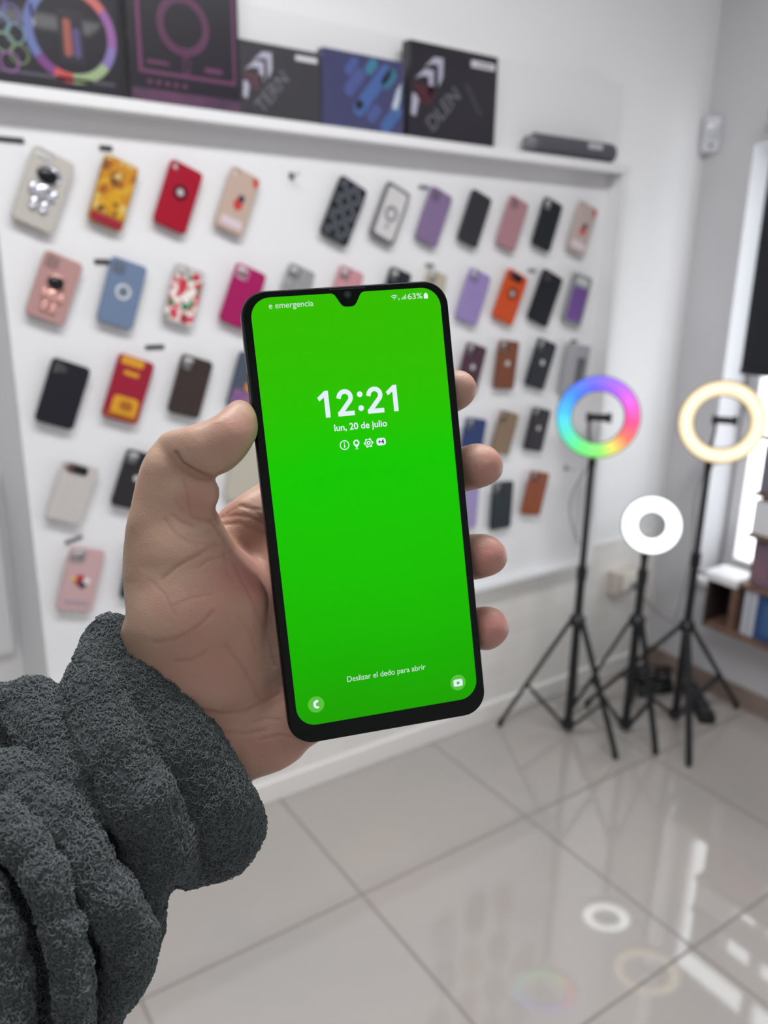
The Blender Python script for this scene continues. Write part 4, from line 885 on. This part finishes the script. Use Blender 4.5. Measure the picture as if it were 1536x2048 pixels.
CREASE = [(.9, 4, [(352, 906), (364, 926), (390, 942), (424, 957)]), (.5, 4, [(386, 1036), (400, 1040), (424, 1043)]), (.35, 3, [(343, 1030), (362, 1044), (386, 1052)]), (.55, 4, [(424, 1043), (440, 1062), (455, 1082), (484, 1103), (520, 1135)]),
    (.4, 4, [(432, 1085), (416, 1096), (400, 1108), (380, 1118), (352, 1134), (326, 1158)]), (.3, 3, [(455, 1082), (436, 1090), (424, 1100), (410, 1104)]), (.25, 3, [(345, 1062), (375, 1080), (405, 1088), (440, 1086)]),
    (.3, 3, [(330, 1040), (355, 1075), (392, 1092)]), (.35, 4, [(426, 1224), (400, 1250), (380, 1264), (345, 1280), (310, 1286)]), (.3, 4, [(410, 1302), (385, 1320), (350, 1324)]), (.35, 4, [(556, 1388), (520, 1408), (490, 1424), (440, 1428), (400, 1420)]),
    (.3, 4, [(530, 1460), (490, 1468), (430, 1462)]), (.3, 4, [(470, 1130), (500, 1190), (530, 1260), (548, 1330)]), (.22, 3, [(448, 1086), (452, 1130), (455, 1150)]), (.2, 3, [(500, 1110), (520, 1150), (535, 1200)]),
    (.3, 4, [(450, 1290), (490, 1340), (520, 1400)]), (.3, 3, [(452, 1028), (480, 1012), (522, 1020)]), (.45, 4, [(436, 1036), (470, 1030), (500, 1034), (530, 1048)]), (.4, 4, [(440, 1050), (480, 1046), (530, 1066)]), (.35, 4, [(486, 1012), (510, 1024), (528, 1040)]),
    (.22, 3, [(560, 1440), (530, 1436), (505, 1446)]), (.2, 3, [(300, 1160), (330, 1190), (350, 1230)]), (.22, 3, [(420, 1060), (400, 1074), (372, 1070)]), (.25, 3, [(470, 1098), (440, 1112), (414, 1122), (396, 1136)]), (.2, 3, [(520, 1480), (560, 1470), (590, 1476)]), (.2, 3, [(350, 1210), (380, 1196), (420, 1190)]), (.2, 3, [(470, 1230), (500, 1260), (512, 1300)]),
    (.25, 3, [(366, 960), (374, 990), (380, 1030)]), (.2, 3, [(350, 1000), (362, 1020)])]
disp = np.zeros(len(HP))
for a_, w_, pts in CREASE:
    d = line_d(u_, v_, pts)+vnoise(HP, 2.5, 3)*1.4; disp -= a_*.68*np.exp(-(d/w_)**2); disp += a_*.10*np.exp(-((d-w_*2.4)/(w_*1.4))**2)
disp = disp*front+.10*vnoise(HP, 5, 1)+.22*vnoise(HP, 11, 2)+.035*vnoise(HP, 1.6, 5)
HP = HP+nn*disp[:, None]
M_skin = mat('skin', (178, 140, 120), .48); t, b = nt(M_skin)
b.inputs['Subsurface Weight'].default_value = .12; b.inputs['Subsurface Radius'].default_value = (.006, .0025, .0012); b.inputs['Subsurface Scale'].default_value = .6
vc = N(t, 'ShaderNodeVertexColor'); vc.layer_name = 'tint'; t.links.new(vc.outputs[0], b.inputs['Base Color'])
tc = N(t, 'ShaderNodeTexCoord'); n1 = N(t, 'ShaderNodeTexVoronoi', feature='DISTANCE_TO_EDGE'); n1.inputs['Scale'].default_value = 900; n2 = N(t, 'ShaderNodeTexNoise'); n2.inputs['Scale'].default_value = 420; n2.inputs['Detail'].default_value = 4
t.links.new(tc.outputs['Object'], n1.inputs['Vector']); t.links.new(tc.outputs['Object'], n2.inputs['Vector'])
ad = N(t, 'ShaderNodeMath', operation='ADD'); t.links.new(n1.outputs['Distance'], ad.inputs[0]); t.links.new(n2.outputs[0], ad.inputs[1])
bp = N(t, 'ShaderNodeBump'); bp.inputs['Strength'].default_value = .35; bp.inputs['Distance'].default_value = .0003; t.links.new(ad.outputs[0], bp.inputs['Height']); t.links.new(bp.outputs[0], b.inputs['Normal'])
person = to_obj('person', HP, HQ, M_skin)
tag(person, 'person holding the smartphone upright in the left hand, grey fleece sleeve', 'person')
# skin tone: pinker finger pads, thenar and heel, yellower back of the thumb
base = np.array(srgb((174, 142, 124))); pink = np.array(srgb((170, 114, 106))); tan = np.array(srgb((158, 132, 108)))
k = np.zeros(len(HP))
for (cx, cy, r, a_) in ((945, 780, 40, .55), (980, 935, 52, .6), (975, 1112, 52, .75), (985, 1255, 52, .75), (470, 850, 50, .45), (440, 1200, 90, .5), (500, 1160, 60, .5), (400, 1000, 50, .5), (560, 1500, 80, .6), (450, 1330, 80, .3)):
    k += a_*np.exp(-((u_-cx)**2+(v_-cy)**2)/r**2)
k = np.clip(k+.25*vnoise(HP, 9, 8), 0, 1)[:, None]; k2 = np.clip((300-u_)/60, 0, 1)[:, None]*.6+np.clip(.3*vnoise(HP, 14, 9), 0, 1)[:, None]
col = base*(1-k)+pink*k; col = col*(1-k2)+tan*k2
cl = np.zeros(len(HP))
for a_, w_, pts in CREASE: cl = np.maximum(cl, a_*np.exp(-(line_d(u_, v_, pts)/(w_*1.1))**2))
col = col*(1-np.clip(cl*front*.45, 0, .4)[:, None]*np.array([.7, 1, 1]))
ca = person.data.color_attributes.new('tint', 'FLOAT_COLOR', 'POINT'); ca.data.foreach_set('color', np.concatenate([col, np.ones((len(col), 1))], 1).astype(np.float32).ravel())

# ------------------------------------------------------------------ sleeve
SLEEVE_POLY = [(-260, 1372), (0, 1372), (50, 1357), (80, 1358), (102, 1368), (119, 1376), (133, 1356), (150, 1320), (165, 1284), (180, 1250), (197, 1234), (224, 1229), (246, 1238), (280, 1284), (329, 1336), (356, 1362), (392, 1407), (432, 1458), (455, 1490), (478, 1529), (499, 1571), (517, 1602), (529, 1634), (530, 1655), (522, 1680), (501, 1713), (477, 1742), (429, 1760), (380, 1772), (350, 1768), (330, 1792), (324, 1847), (311, 1907), (291, 1968), (259, 2012), (234, 2050), (200, 2200), (-260, 2200)]
G = Grid((-178, 28, 196), (-34, 205, 352), 1.15)
f = G.path([(-60, 2010, 276, 33), (120, 1760, 302, 34), (290, 1560, 310, 31), (318, 1520, 314, 28)], 4)
f = smin(f, G.path([(60, 2080, 270, 30), (250, 1800, 296, 25), (400, 1640, 308, 24)], 4), 6)
f = smin(f, G.path([(-80, 1700, 276, 33), (60, 1550, 300, 31), (200, 1400, 310, 27)], 4), 6)
RID = [([(236, 1282, 306, 12), (290, 1390, 289, 14.5), (350, 1490, 284, 16), (420, 1590, 287, 15.5), (455, 1670, 298, 14), (440, 1700, 312, 14)], 3.0),
       ([(168, 1310, 300, 10), (192, 1400, 277, 11), (222, 1490, 266, 11), (278, 1595, 263, 11), (330, 1690, 270, 10), (350, 1740, 284, 9)], 2.0),
       ([(290, 1650, 268, 8.5), (302, 1760, 268, 9), (296, 1840, 272, 8), (272, 1930, 272, 8)], 2.6),
       ([(-60, 1420, 285, 11), (50, 1410, 284, 11), (105, 1470, 272, 10.5), (136, 1560, 262, 9.5), (170, 1640, 260, 8)], 2.0),
       ([(-70, 1560, 262, 10), (30, 1572, 256, 10), (110, 1630, 252, 9), (168, 1722, 248, 7.5), (222, 1800, 248, 7.6), (262, 1875, 254, 8), (258, 1960, 258, 8), (236, 2060, 260, 9)], 1.6),
       ([(-60, 1628, 244, 6), (0, 1640, 242, 6), (45, 1682, 239, 6), (90, 1752, 236, 5.6), (126, 1862, 236, 5.2), (145, 1960, 237, 5.2), (150, 2070, 240, 5.6)], 1.2),
       ([(-90, 1740, 236, 7), (-40, 1790, 234, 6.5), (-4, 1870, 232, 6), (14, 1960, 232, 6), (24, 2080, 232, 6.5)], 1.3)]
for p, kk in RID: f = smin(f, G.path(p, 4), kk)
f = clip2d(G, f, SLEEVE_POLY, 2.5)
# hollow mouth: keep the cloth a little off the wrist and open at the cuff
Pn = np.stack([G.X, G.Y, G.Z])
f = f+.5*np.sin(G.X*.42+np.sin(G.Y*.3)*1.5)*np.sin(G.Y*.37+G.Z*.21)
G.F = f.astype(np.float32); G.F[[0, -1]] = 5; G.F[:, [0, -1]] = 5; G.F[:, :, [0, -1]] = 5
SP, SQ = G.mesh(); SP = relax(SP, SQ, 2, .5); SP, SQ = subdiv(SP, SQ)
sn = normals(SP, SQ); SP = SP+sn*(.45*vnoise(SP, 2.0, 4)+.45*vnoise(SP, 5, 6))[:, None]
M_fl = mat('fleece_grey', (62, 67, 69), .95, spec=.15); t, b = nt(M_fl); b.inputs['Sheen Weight'].default_value = .25; b.inputs['Sheen Roughness'].default_value = .5
tc = N(t, 'ShaderNodeTexCoord'); n2 = N(t, 'ShaderNodeTexNoise'); n2.inputs['Scale'].default_value = 650; n2.inputs['Detail'].default_value = 3; t.links.new(tc.outputs['Object'], n2.inputs['Vector'])
bp = N(t, 'ShaderNodeBump'); bp.inputs['Strength'].default_value = .8; bp.inputs['Distance'].default_value = .0009; t.links.new(n2.outputs[0], bp.inputs['Height']); t.links.new(bp.outputs[0], b.inputs['Normal'])
sleeve = to_obj('sleeve', SP, SQ, M_fl, person); sleeve['label'] = 'grey fleece sleeve with deep folds'
# curly pile
NC = 46000
tri = SP[SQ]; ar = np.linalg.norm(np.cross(tri[:, 2]-tri[:, 0], tri[:, 3]-tri[:, 1]), axis=1); qn = np.cross(tri[:, 2]-tri[:, 0], tri[:, 3]-tri[:, 1]); qn /= np.linalg.norm(qn, axis=1, keepdims=True)+1e-9
view = -(tri.mean(1)); view /= np.linalg.norm(view, axis=1, keepdims=True); facing = (qn*view).sum(1)
wgt = ar*np.where(facing > -.35, 1, .12); fi = rng.choice(len(SQ), NC, p=wgt/wgt.sum())
ab = rng.random((NC, 2)); q = tri[fi]; root = (q[:, 0]*(1-ab[:, :1])+q[:, 1]*ab[:, :1])*(1-ab[:, 1:])+(q[:, 3]*(1-ab[:, :1])+q[:, 2]*ab[:, :1])*ab[:, 1:]
nr = qn[fi]; tg = rng.normal(size=(NC, 3)); tg -= (tg*nr).sum(1, keepdims=True)*nr; tg /= np.linalg.norm(tg, axis=1, keepdims=True); bt = np.cross(nr, tg)
SEG = 6; Rr = rng.uniform(.5, 1.0, (NC, 1)); ph0 = rng.uniform(-.3, .3, (NC, 1)); turn = rng.uniform(2.6, 4.6, (NC, 1)); lift = rng.uniform(.35, .95, (NC, 1)); drift = rng.uniform(.0, .7, (NC, 1))
pts = []
for s_ in range(SEG):
    k_ = s_/(SEG-1); a_ = ph0+turn*k_
    pts.append(root+tg*(Rr*(1-np.cos(a_))-Rr)+bt*(Rr*np.sin(a_)*.8+drift*k_)+nr*(lift*np.sin(PI*min(k_*.9+.05, 1))+.05))
pts = np.stack(pts, 1); V = []; rad_ = .19
for s_ in range(SEG):
    tv = pts[:, min(s_+1, SEG-1)]-pts[:, max(s_-1, 0)]; tv /= np.linalg.norm(tv, axis=1, keepdims=True)+1e-9
    e1 = np.cross(tv, nr); e1 /= np.linalg.norm(e1, axis=1, keepdims=True)+1e-9; e2 = np.cross(tv, e1); r_ = rad_*(1-.45*(s_ == SEG-1))
    for k_ in range(3): V.append(pts[:, s_]+(e1*math.cos(2*PI*k_/3)+e2*math.sin(2*PI*k_/3))*r_)
V = np.stack(V, 1).reshape(-1, 3); base_i = (np.arange(NC)*SEG*3)[:, None]; Qc = []
for s_ in range(SEG-1):
    for k_ in range(3): Qc.append(np.concatenate([base_i+s_*3+k_, base_i+s_*3+(k_+1) % 3, base_i+(s_+1)*3+(k_+1) % 3, base_i+(s_+1)*3+k_], 1))
M_pile = mat('fleece_pile_grey', (92, 98, 100), .9, spec=.2)
pile = to_obj('fleece_pile', V, np.concatenate(Qc), M_pile, sleeve); pile['kind'] = 'stuff'
